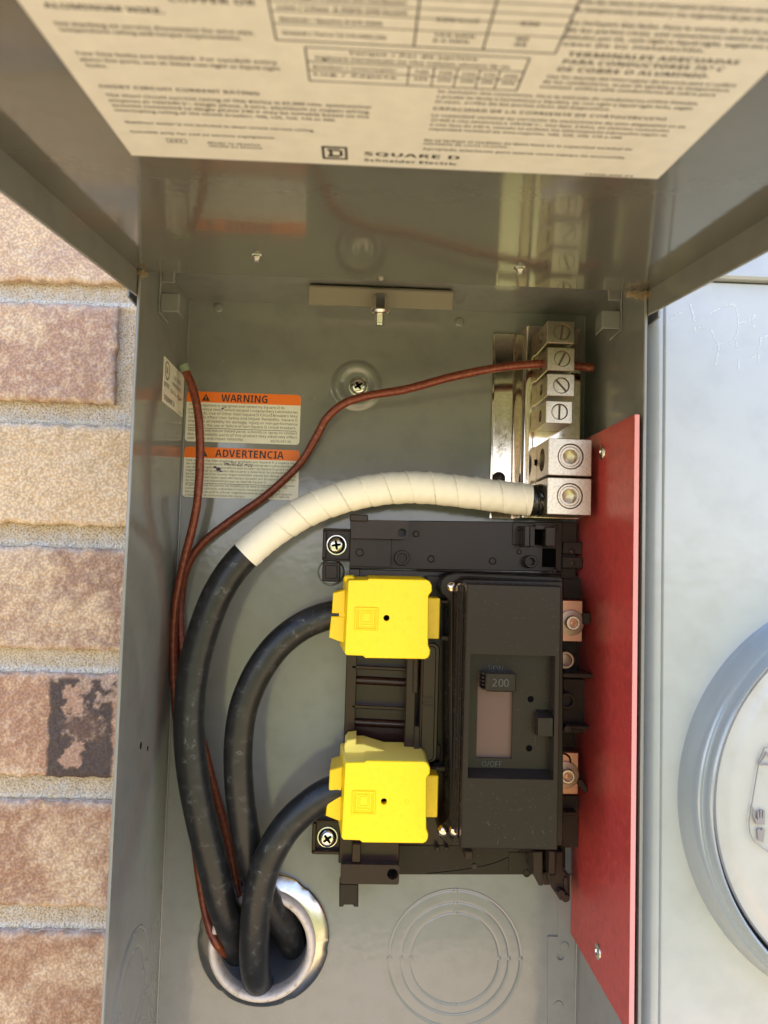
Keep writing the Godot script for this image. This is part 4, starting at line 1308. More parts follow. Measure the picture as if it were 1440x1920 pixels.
# ------------------------------------------------------------------ breaker base
func breaker_base() -> void:
	var t := thing("breaker_base", "dark brown moulded plastic base screwed to the back panel under the breaker", "mounting base", Vector3(178.6, -361.5, 0.0))
	var Zt := 14.0
	var a := MB.new()
	# upper plate with its raised border on the right
	a.prism([Vector2(107.9, -138.6), Vector2(174.9, -137.2), Vector2(239.8, -135.9), Vector2(239.6, -166.7), Vector2(155.8, -167.8), Vector2(108.2, -168.5)], 1.0, Zt, 0.5)
	var plate := part("mounting_plate", a, M.phenolic, t)
	for b in [[Vector3(208.3, -151.0, 14.0), Vector3(222.2, -137.2, 14.7)], [Vector3(108.2, -167.1, 14.0), Vector3(133.7, -146.9, 15.4)], [Vector3(240.2, -183.6, 2.0), Vector3(249.3, -135.4, 11.0)]]:
		block("plate_panel", b, 0.3, M.phenolic, plate)
	# the raised tab upper left with its nub and hole
	a = MB.new()
	var o := [Vector2(108.3, -138.8), Vector2(143.2, -138.4), Vector2(143.4, -147.1), Vector2(142.2, -148.7), Vector2(139.6, -149.8), Vector2(108.7, -150.1)]
	a.holed(o, Vector2(139.5, -145.9), 2.6, 24.0, 10.0, 24)
	a.walls(o, 1.0, 24.0)
	a.box(Vector3(107.6, -139.9, 8.0), Vector3(118.7, -135.7, 25.5), 0.6)
	part("raised_tab", a, M.phenolic, t)
	# round marks left by the mould
	for q in [[Vector2(114.3, -158.5), 8.0, 15.3], [Vector2(148.6, -146.0), 6.5, 14.0], [Vector2(158.3, -161.1), 7.0, 14.0], [Vector2(196.3, -161.3), 7.0, 14.0], [Vector2(212.5, -140.7), 5.0, 14.6], [Vector2(212.8, -155.2), 5.0, 14.0], [Vector2(235.1, -139.5), 6.0, 14.0], [Vector2(235.2, -166.1), 6.0, 14.0]]:
		a = MB.new()
		var r: float = q[1] * 0.325
		a.lathe([Vector2(r, q[2]), Vector2(r, q[2] + 0.55), Vector2(r - 0.3, q[2] + 0.75), Vector2(r - 0.7, q[2] + 0.3), Vector2(0, q[2] + 0.3)], Vector3(q[0].x, q[0].y, 0), 24)
		part("mould_mark", a, M.phenolic, plate)
	# hollow posts
	for q in [[Vector2(140.1, -161.0), 4.6, 3.0, 20.0], [Vector2(218.7, -161.0), 3.9, 2.4, 22.0], [Vector2(240.0, -243.0), 5.0, 3.2, 30.0]]:
		a = MB.new()
		a.lathe([Vector2(q[1] + 0.4, 10.0), Vector2(q[1], q[3] - 0.5), Vector2(q[1] - 0.4, q[3]), Vector2(q[2] + 0.2, q[3]), Vector2(q[2], q[3] - 0.3), Vector2(q[2], q[3] - 5)], Vector3(q[0].x, q[0].y, 0), 28)
		a.lathe([Vector2(q[2], q[3] - 4.5), Vector2(0, q[3] - 4.5)], Vector3(q[0].x, q[0].y, 0), 20)
		part("hollow_post", a, M.phenolic, t)
	# clip at the upper right: two posts either side of a dark throat
	a = MB.new()
	a.box(Vector3(212.7, -152.1, 14.1), Vector3(215.8, -139.7, 30.0), 0.4)
	a.box(Vector3(217.0, -151.9, 14.1), Vector3(220.4, -139.3, 24.0), 0.4)
	a.box(Vector3(226.2, -151.5, 14.1), Vector3(232.6, -139.8, 26.0), 0.5)
	a.box(Vector3(220.4, -141.3, 14.1), Vector3(226.9, -138.5, 23.0), 0.3)
	part("snap_clip", a, M.phenolic, t)
	a = MB.new()
	a.box(Vector3(222.6, -150.5, 14.1), Vector3(229.0, -141.2, 14.4), 0.0)
	a.box(Vector3(227.3, -164.1, 14.1), Vector3(235.8, -152.5, 14.4), 0.0)
	part("dark_opening", a, M.hole, plate)
	# ears with cross-head screws
	for k in 2:
		a = MB.new()
		if k == 0:
			a.box(Vector3(90.9, -164.3, 1.0), Vector3(108.3, -143.8, 5.0), 0.6)
			a.box(Vector3(91.1, -145.4, 5.0), Vector3(107.7, -143.9, 9.0), 0.5)
			a.box(Vector3(91.8, -164.3, 5.0), Vector3(108.3, -162.8, 9.0), 0.5)
			a.box(Vector3(91.2, -162.6, 5.0), Vector3(93.4, -146.0, 9.0), 0.5)
			a.box(Vector3(91.5, -176.9, 1.0), Vector3(102.5, -165.1, 10.0), 0.6)
			a.box(Vector3(93.3, -175.0, 10.0), Vector3(100.8, -166.7, 11.0), 0.4)
		else:
			a.box(Vector3(90.6, -343.1, 1.0), Vector3(107.9, -322.4, 6.0), 0.8)
			a.box(Vector3(90.7, -322.6, 6.0), Vector3(107.3, -321.1, 10.0), 0.5)
			a.box(Vector3(91.4, -341.6, 6.0), Vector3(107.9, -339.4, 10.0), 0.5)
			a.box(Vector3(90.8, -339.3, 6.0), Vector3(93.3, -323.0, 10.0), 0.5)
		var ear := part("ear", a, M.phenolic if k == 0 else M.deep_brown, t)
		a = cross_screw(5.6)
		var ctr := Vector3(99.6, -154.2, 6.0) if k == 0 else Vector3(100.1, -332.4, 7.0)
		for i in a.v.size():
			a.v[i] += ctr
		a.lathe([Vector2(6.2, -2.0), Vector2(6.2, 0.05), Vector2(5.5, 0.1)], ctr, 28)
		part("cross_head_screw", a, M.screw, ear)
		a = cross_slot(5.6, 0.15 + 0.5 * k)
		for i in a.v.size():
			a.v[i] += ctr + Vector3(0, 0, 0.1)
		part("screw_recess", a, M.hole, ear)
	# left wall of the wire compartments, with its ribs and a floor behind
	a = MB.new()
	a.box(Vector3(108.1, -335.6, 1.0), Vector3(254.3, -168.7, 8.0), 0.4)
	part("base_floor", a, M.deep_brown, t)
	a = MB.new()
	a.box(Vector3(108.2, -321.5, 8.0), Vector3(114.7, -168.6, 15.0), 0.4)
	a.box(Vector3(143.9, -279.1, 8.0), Vector3(149.8, -178.0, 30.0), 0.5)
	part("compartment_wall", a, M.deep_brown, t)
	for y in [1150, 1252, 1326, 1400]:
		a = MB.new()
		var p := lerp_row(float(y))
		a.prism([Vector2(p.x, p.y - 1.0), Vector2(p.x + 34.5, p.y - 1.8), Vector2(p.x + 34.5, p.y + 0.4), Vector2(p.x, p.y + 1.2)], 8.0, 15.0, 0.5)
		part("rib", a, M.deep_brown, t)
	for y in [1279, 1359]:      # rounded ledges that catch the light
		a = MB.new()
		var p := lerp_row(float(y))
		a.tube([Vector3(p.x + 1.5, p.y, 8.2), Vector3(p.x + 18, p.y - 0.4, 8.2), Vector3(p.x + 34, p.y - 0.9, 8.2)], 2.6, 16, 4.0)
		part("ledge", a, M.deep_brown, t)
	# the tall plate with the embossed letter
	a = MB.new()
	a.prism(rounded(Vector2(152.2, -280.0), Vector2(163.2, -210.6), 4.0), 8.0, 32.0, 0.6)
	var np := part("letter_plate", a, M.deep_brown, t)
	a = MB.new()
	a.prism(rounded(Vector2(153.4, -278.8), Vector2(161.1, -212.2), 3.0), 32.01, 32.8, 0.5)
	part("plate_panel", a, M.deep_brown, np)
	lettering("lettering", [["N", 0.0, 0.0, 5.6, 6.6, false]], Transform3D(Basis(Vector3(0, -1, 0), Vector3(1, 0, 0), Vector3(0, 0, 1)), Vector3(153.3, -241.9, 32.0) + Vector3(0, 0, 0.95)), M.phenolic, np, 1.0, 3.0)
	a = MB.new()
	a.box(Vector3(147.8, -239.9, 8.0), Vector3(150.7, -212.1, 33.0), 0.5)
	a.box(Vector3(149.3, -277.7, 8.0), Vector3(152.6, -258.8, 34.0), 0.5)
	a.box(Vector3(146.8, -280.3, 8.0), Vector3(166.1, -271.6, 24.0), 0.5)
	part("divider", a, M.phenolic, t)
	# dark wells either side of the caps, metal straps behind them
	for b in [[Vector3(155.4, -184.7, 8.0), Vector3(170.3, -171.3, 20.0)], [Vector3(162.5, -187.1, 20.0), Vector3(167.5, -185.0, 36.0)], [Vector3(163.0, -208.5, 20.0), Vector3(168.1, -205.8, 36.0)], [Vector3(158.7, -283.8, 20.0), Vector3(168.0, -281.0, 36.0)], [Vector3(149.6, -168.4, 8.0), Vector3(237.4, -167.8, 26.0)]]:
		block("well_wall", b, 0.5, M.phenolic, t)
	# thin apron below, its crack and marks
	a = MB.new()
	a.prism([Vector2(142.1, -337.8), Vector2(247.4, -336.0), Vector2(247.7, -353.7), Vector2(142.6, -355.4)], 0.8, 3.0, 0.3)
	var apron := part("apron", a, M.black, t)
	a = MB.new()
	a.box(Vector3(212.1, -353.9, 3.0), Vector3(226.3, -340.6, 3.5), 0.15)
	part("plate_panel", a, M.black, apron)
	a = MB.new()
	a.lathe([Vector2(2.4, 3.5), Vector2(2.3, 4.0), Vector2(1.9, 4.1), Vector2(1.5, 3.7), Vector2(0, 3.7)], Vector3(223.4, -353.0, 0.0), 20)
	part("mould_mark", a, M.black, apron)
	a = MB.new()
	a.tube([Vector3(161.6, -354.5, 3.0), Vector3(184.6, -351.5, 3.0), Vector3(204.4, -347.0, 3.0), Vector3(222.5, -338.0, 3.0)], 0.22, 6, 3.0)
	part("hair_crack", a, M.hole, apron)
	a = MB.new()
	a.box(Vector3(183.1, -340.8, 3.0), Vector3(188.1, -335.8, 16.0), 0.6)
	a.lathe([Vector2(1.7, 16), Vector2(1.5, 17.2), Vector2(0, 17.4)], Vector3(188.9, -344.2, 0.0), 16)
	a.box(Vector3(165.3, -337.2, 3.0), Vector3(168.0, -334.4, 14.0), 0.5)
	a.box(Vector3(171.1, -336.4, 3.0), Vector3(173.7, -334.3, 14.0), 0.5)
	part("stub", a, M.phenolic, t)
	# foot at the lower left with its hole and leg
	a = MB.new()
	a.box(Vector3(107.3, -344.3, 1.0), Vector3(143.6, -319.7, 16.0), 0.6)
	a.box(Vector3(115.1, -341.5, 16.0), Vector3(120.5, -330.5, 22.0), 0.5)
	part("foot_block", a, M.deep_brown, t)
	a = MB.new()
	var fo := rounded(Vector2(108.9, -352.8), Vector2(143.4, -341.7), 1.4)
	a.holed(fo, Vector2(139.5, -346.8), 3.2, 24.0, 14.0, 24)
	a.walls(fo, 1.0, 24.0)
	a.lathe([Vector2(4.0, 10.5), Vector2(0, 10.5)], Vector3(139.5, -346.8, 24.0) * Vector3(1, 1, 0), 20)
	part("foot", a, M.phenolic, t)
	a = MB.new()
	a.prism([Vector2(108.3, -353.7), Vector2(119.6, -353.6), Vector2(120.0, -366.9), Vector2(117.5, -366.9), Vector2(116.8, -365.7), Vector2(111.5, -365.8), Vector2(110.9, -367.0), Vector2(108.7, -367.0)], 12.0, 22.0, 0.6)
	part("leg", a, M.black, t)
	# latch at the lower right
	a = MB.new()
	a.prism([Vector2(222.6, -332.5), Vector2(228.3, -332.4), Vector2(228.6, -352.1), Vector2(226.4, -352.1), Vector2(222.8, -345.7)], 3.0, 24.0, 0.5)
	a.box(Vector3(230.6, -343.1, 3.0), Vector3(234.3, -329.8, 30.0), 0.5)
	a.prism([Vector2(236.8, -333.7), Vector2(241.5, -333.6), Vector2(241.7, -344.5), Vector2(245.9, -347.9), Vector2(246.1, -360.6), Vector2(243.2, -362.5), Vector2(240.0, -361.9), Vector2(234.8, -354.6), Vector2(233.4, -347.4), Vector2(237.0, -347.1)], 3.0, 20.0, 0.6)
	a.box(Vector3(232.8, -358.2, 3.0), Vector3(237.8, -350.7, 8.0), 0.4)
	part("latch", a, M.phenolic, t)
	a = MB.new()
	a.prism([Vector2(242.7, -347.5), Vector2(244.0, -348.4), Vector2(244.2, -356.5), Vector2(242.3, -357.7), Vector2(241.5, -350.3)], 20.01, 23.0, 0.5)
	for p in [Vector3(242.4, -358.9, 24.0) * Vector3(1, 1, 0), Vector3(239.5, -356.5, 24.0) * Vector3(1, 1, 0)]:
		a.lathe([Vector2(2.5, 14), Vector2(2.5, 24), Vector2(2.1, 24.6), Vector2(0, 24.7)], p, 18)
	part("latch_post", a, M.phenolic, t)
	# steps at the right, bus bars with their nuts
	for b in [[Vector3(239.8, -155.7, 2.0), Vector3(251.8, -148.2, 16.0)], [Vector3(239.4, -164.3, 2.0), Vector3(251.7, -157.4, 18.0)], [Vector3(240.6, -183.4, 2.0), Vector3(252.1, -170.6, 14.0)], [Vector3(234.5, -227.7, 2.0), Vector3(253.0, -225.1, 40.0)], [Vector3(238.9, -262.9, 2.0), Vector3(258.1, -230.6, 24.0)],
		[Vector3(236.7, -257.9, 24.0), Vector3(253.7, -256.1, 36.0)], [Vector3(241.4, -332.7, 2.0), Vector3(251.7, -301.7, 16.0)], [Vector3(238.8, -311.3, 16.0), Vector3(248.7, -309.0, 24.0)], [Vector3(246.5, -197.0, 20.0), Vector3(251.6, -190.2, 36.0)]]:
		block("stepped_block", b, 0.5, M.phenolic, t)
	a = MB.new()
	a.prism([Vector2(245.0, -286.8), Vector2(247.2, -286.7), Vector2(250.7, -290.9), Vector2(250.7, -294.0), Vector2(249.1, -293.7), Vector2(245.0, -289.8)], 20.0, 36.0, 0.4)
	part("hook", a, M.phenolic, t)
	for p in [Vector3(244.9, -154.0, 18.0) * Vector3(1, 1, 0), Vector3(245.4, -161.2, 18.0) * Vector3(1, 1, 0)]:
		a = MB.new()
		a.lathe([Vector2(1.6, 15), Vector2(1.5, 18.4), Vector2(0, 18.8)], p, 14)
		part("knob", a, M.phenolic, t)
	a = MB.new()
	a.lathe([Vector2(2.2, 24), Vector2(2.2, 40), Vector2(1.9, 40.6), Vector2(0, 40.7)], Vector3(237.5, -257.0, 40.0) * Vector3(1, 1, 0), 16)
	part("round_stub", a, M.phenolic, t)
	for q in [[Vector3(234.8, -207.6, 20.0), Vector3(247.3, -183.1, 34.0), Vector2(240.3, -196.2)], [Vector3(234.9, -295.9, 20.0), Vector3(246.1, -271.6, 34.0), Vector2(238.5, -284.5)]]:
		a = MB.new()
		a.box(q[0], q[1], 0.5)
		var bar := part("bus_bar", a, M.copper_plate, t)
		a = MB.new()
		var c := Vector3(q[2].x, q[2].y, 0)
		a.lathe([Vector2(7.6, 34), Vector2(7.6, 35.2), Vector2(7.2, 35.5), Vector2(4.0, 35.5)], c, 36)
		part("washer", a, M.washer, bar)
		a = MB.new()
		a.lathe([Vector2(4.3, 35), Vector2(4.3, 38.4), Vector2(3.8, 39.0), Vector2(2.9, 39.0), Vector2(2.7, 38.6), Vector2(2.7, 34.0)], c, 30)
		part("collar", a, M.lug, bar)
		a = MB.new()
		a.lathe([Vector2(2.7, 36.4), Vector2(1.3, 36.5), Vector2(1.2, 37.6), Vector2(0, 37.8)], c, 20)
		part("stud", a, M.copper_plate, bar)
	for p in [Vector3(237.6, -218.4, 34.0), Vector3(236.9, -276.8, 34.0)]:
		a = MB.new()
		a.lathe([Vector2(5.4, 20), Vector2(5.4, 33.4), Vector2(4.8, 34), Vector2(3.7, 34), Vector2(3.4, 33.4), Vector2(3.4, 28)], p * Vector3(1, 1, 0), 28)
		a.lathe([Vector2(3.4, 30), Vector2(0, 30.4)], p * Vector3(1, 1, 0), 20)
		part("terminal_ring", a, M.washer, t)

func block(called: String, b: Array, bev: float, m: Material, t: Node3D) -> void:
	var a := MB.new()
	a.box(b[0], b[1], bev)
	part(called, a, m, t)

func lerp_row(y: float) -> Vector2:
	# left end of a compartment rib: the edge leans a little with the base
	var top := Vector2(109.9, -181.1); var bottom := Vector2(113.4, -288.4)
	return top.lerp(bottom, (y - 1105.0) / 335.0)


# ------------------------------------------------------------------ main breaker
func breaker() -> void:
	var t := thing("main_breaker", "black rectangular main circuit breaker with a 200 handle switched on", "circuit breaker", Vector3(208.7, -334.9, 14.0))
	var Zf := 78.0; var Zr := 69.0
	var p0 := Vector2(171.0, -311.7); var p1 := Vector2(222.8, -173.7)     # front face
	p0.x += 0.9
	var r0 := Vector2(174.6, -275.6); var r1 := Vector2(220.0, -210.9)    # opening of the recess
	var q0 := Vector2(175.8, -272.4); var q1 := Vector2(221.9, -211.6)    # its floor
	q0.x = r0.x + 0.5; q1.x = r1.x - 0.5; q1.y = r1.y - 0.5
	var s0 := Vector2(180.3, -267.3); var s1 := Vector2(199.6, -221.7)       # slot of the handle
	var a := MB.new()
	a.frame(p0 + Vector2(0.7, 0.7), p1 - Vector2(0.7, 0.7), r0, r1, Zf, Zf)
	a.frame(p0, p1, p0 + Vector2(0.7, 0.7), p1 - Vector2(0.7, 0.7), Zf - 0.7, Zf)
	a.walls([p0, Vector2(p1.x, p0.y), p1, Vector2(p0.x, p1.y)], 30.0, Zf - 0.7)
	a.frame(r0, r1, q0, q1, Zf, Zr)
	a.frame(q0, q1, s0, s1, Zr, Zr)
	a.walls([s0, Vector2(s1.x, s0.y), s1, Vector2(s0.x, s1.y)], Zr - 6.0, Zr, true)
	var body := part("case", a, M.black, t, 30.0)
	# stepped flange behind it
	a = MB.new()
	var fo := []
	fo.append_array([Vector2(231.0, -171.8), Vector2(233.3, -317.7), Vector2(171.5, -318.8), Vector2(170.3, -317.7), Vector2(171.7, -315.9), Vector2(168.8, -182.0), Vector2(169.9, -176.5), Vector2(171.7, -173.5), Vector2(174.7, -172.2), Vector2(229.8, -171.8)])
	a.prism(fo, 30.0, 50.0, 0.6)
	part("case_flange", a, M.black, t)
	a = MB.new()
	a.prism([Vector2(233.2, -170.4), Vector2(235.5, -322.3), Vector2(172.6, -323.4), Vector2(168.3, -321.7), Vector2(165.2, -319.4), Vector2(164.2, -315.9), Vector2(165.0, -312.3), Vector2(168.6, -309.3), Vector2(170.0, -306.3), Vector2(167.2, -186.7), Vector2(165.5, -183.7), Vector2(162.1, -181.0), Vector2(161.0, -177.1), Vector2(162.2, -172.7), Vector2(165.2, -170.2), Vector2(170.8, -168.8), Vector2(231.3, -169.2)], 16.0, 42.0, 0.7)
	var low := part("riveted_flange", a, M.black, t)
	a = MB.new()      # bead that runs round the lower flange
	a.tube([Vector3(171.0, -309.8, 42.2), Vector3(169.6, -237.9, 42.2), Vector3(168.5, -181.5, 42.2), Vector3(169.6, -174.4, 42.2), Vector3(173.9, -171.5, 42.2), Vector3(203.1, -171.9, 42.2), Vector3(231.3, -172.3, 42.2)], 0.8, 8, 3.0)
	part("bead", a, M.black, low)
	for q in [Vector3(168.2, -177.2, 42.0), Vector3(166.6, -315.0, 42.0), Vector3(172.7, -177.4, 50.0), Vector3(172.2, -312.1, 50.0)]:
		a = MB.new()
		a.lathe([Vector2(3.3, 0), Vector2(3.2, 0.5), Vector2(2.6, 1.5), Vector2(1.5, 2.1), Vector2(0, 2.3)], q, 24)
		part("rivet", a, M.rivet, t)
	# fins down the side between the steps
	for q in [[853, 56.0], [857, 62.0], [860, 68.0]]:
		a = MB.new()
		var u := Vector2(170.9, -310.1); var w := Vector2(170.4, -176.1)
		var x := p0.x - (2.2 if q[0] == 853 else 1.4 if q[0] == 857 else 0.7)
		a.box(Vector3(x, p0.y + 2.0, 50.1), Vector3(p0.x - 0.02, p1.y - 2.0, q[1]), 0.3)
		part("stepped_fin", a, M.black, body)
	# handle, the brown slide behind it
	a = MB.new()
	a.box(Vector3(s0.x + 0.02, s0.y + 0.02, Zr - 3.4), Vector3(s1.x - 0.02, s1.y - 0.02, Zr - 2.4), 0.0)
	part("slide", a, M.brown, t)
	var h0 := Vector2(182.9, -230.2); var h1 := Vector2(199.1, -220.1)
	a = MB.new()
	a.box(Vector3(h0.x, h0.y, Zr - 2.0), Vector3(h1.x, h1.y, 80.0), 0.8)
	for k in 5:
		var yy := lerpf(h0.y + 1.0, h1.y - 1.2, k / 4.0)
		a.box(Vector3(h0.x - 1.6, yy - 0.6, Zr - 2.2), Vector3(h0.x - 0.01, yy + 0.6, 77.0), 0.3)
	var handle := part("handle", a, M.black, t)
	a = MB.new()
	ribbon(a, [h0 + Vector2(1.8, 1.6), Vector2(h1.x - 1.8, h0.y + 1.6), h1 - Vector2(1.8, 1.6)], 0.12, 80.12)
	part("raised_rule", a, M.black, handle)
	lettering("lettering", [["200", 0.0, 0.0, 8.6, 3.9, false]], Transform3D(Basis.IDENTITY, Vector3(h0.x + 3.4, h0.y + 2.9, 80.05)), M.letter, handle, 1.0, 2.6)
	lettering("lettering", [["I/ON", 0.0, 0.0, 8.0, 3.0, false]], Transform3D(Basis.IDENTITY, Vector3(185.6, -220.8, 69.3)), M.letter, body, 1.0, 4.0)
	lettering("lettering", [["O/OFF", 0.0, 0.0, 10.8, 2.9, false]], Transform3D(Basis.IDENTITY, Vector3(183.3, -271.6, 69.3)), M.letter, body, 1.0, 4.0)
	for q in [Vector3(209.2, -235.4, 69.0), Vector3(208.8, -261.6, 69.0)]:
		a = MB.new()
		a.lathe([Vector2(1.75, 0.02), Vector2(1.3, 0.25), Vector2(1.1, 0.05), Vector2(0, 0.04)], q, 18)
		part("pin_hole", a, M.hole, body)
	# dust and fine scratches on the front
	a = MB.new()
	for i in 110:
		var c := Vector2(rng.randf_range(p0.x + 1.5, p1.x - 1.5), 0)
		var beneath := rng.randf() < 0.68
		c.y = rng.randf_range(p0.y + 1.5, r0.y - 1.0) if beneath else rng.randf_range(r1.y + 1.0, p1.y - 1.5)
		if i > 92:
			c = Vector2(rng.randfn(r1.x - 9.0, 3.0), rng.randfn(Vector2(211.0, -255.0).y, 3.0))
		var d := Vector2.from_angle(rng.randf() * TAU) * (rng.randf_range(0.12, 0.35) if rng.randf() < 0.88 else rng.randf_range(0.5, 1.5)); var e := d.normalized().orthogonal() * rng.randf_range(0.06, 0.16)
		var zz := (Zr if i > 92 else Zf) + 0.02
		a.prism([c - d - e, c + d - e * 0.4, c + d + e * 0.4, c - d + e], zz - 0.01, zz + 0.02, 0.0)
	part("dust_specks", a, M.dust, body).set_meta("kind", "stuff")
	var k0 := Vector2(211.7, -253.2); var k1 := Vector2(220.4, -243.8)
	a = MB.new()
	a.prism([Vector2(Zr, k0.y - 0.8), Vector2(77.0, k0.y), Vector2(77.0, k1.y), Vector2(Zr, k1.y + 3.0)], -r1.x + 0.6, -k0.x, 0.3)
	for i in a.v.size():
		var q := a.v[i]
		a.v[i] = Vector3(-q.z, q.y, q.x)
	part("stop_tab", a, M.black, body)


# ------------------------------------------------------------------ yellow lug covers
func cap_emblem(o: Vector2, w: float, z: float) -> MB:
	# a raised square frame with a letter lying on its back inside it
	var a := MB.new()
	var lo := Vector2(o.x, o.y); var hi := o + Vector2(w, w)
	bar_frame(a, lo, hi, w * 0.085, z, 0.8)
	bar_frame(a, lo + Vector2(w, w) * 0.13, hi - Vector2(w, w) * 0.13, w * 0.03, z, 0.25)
	bar_frame(a, lo + Vector2(w * 0.30, w * 0.34), hi - Vector2(w * 0.30, w * 0.24), w * 0.045, z, 0.35)
	# the letter's rounded back and its two feet
	ribbon_up(a, [lo + Vector2(w * 0.20, w * 0.18), lo + Vector2(w * 0.20, w * 0.66), lo + Vector2(w * 0.24, w * 0.75), lo + Vector2(w * 0.33, w * 0.80), lo + Vector2(w * 0.67, w * 0.80), lo + Vector2(w * 0.76, w * 0.75), lo + Vector2(w * 0.80, w * 0.66), lo + Vector2(w * 0.80, w * 0.18)], w * 0.035, z, 0.45)
	a.box(Vector3(lo.x + w * 0.235, lo.y + w * 0.225, z), Vector3(hi.x - w * 0.235, lo.y + w * 0.275, z + 0.4), 0.12)
	return a

func bar_frame(a: MB, lo: Vector2, hi: Vector2, w: float, z: float, h: float) -> void:
	a.frame(lo, hi, lo + Vector2(w, w) * 0.3, hi - Vector2(w, w) * 0.3, z, z + h)
	a.frame(lo + Vector2(w, w) * 0.3, hi - Vector2(w, w) * 0.3, lo + Vector2(w, w) * 0.8, hi - Vector2(w, w) * 0.8, z + h, z + h)
	a.frame(lo + Vector2(w, w) * 0.8, hi - Vector2(w, w) * 0.8, lo + Vector2(w, w) * 1.1, hi - Vector2(w, w) * 1.1, z + h, z)

func ribbon_up(a: MB, o: Array, w: float, z: float, h: float) -> void:
	for i in o.size() - 1:
		var d: Vector2 = (o[i + 1] - o[i]).normalized(); var e := d.orthogonal() * w
		var s: Vector2 = o[i] - d * w * 0.4; var g: Vector2 = o[i + 1] + d * w * 0.4
		a.prism([s + e, s - e, g - e, g + e], z - 0.1, z + h + 0.003 * i, 0.12)

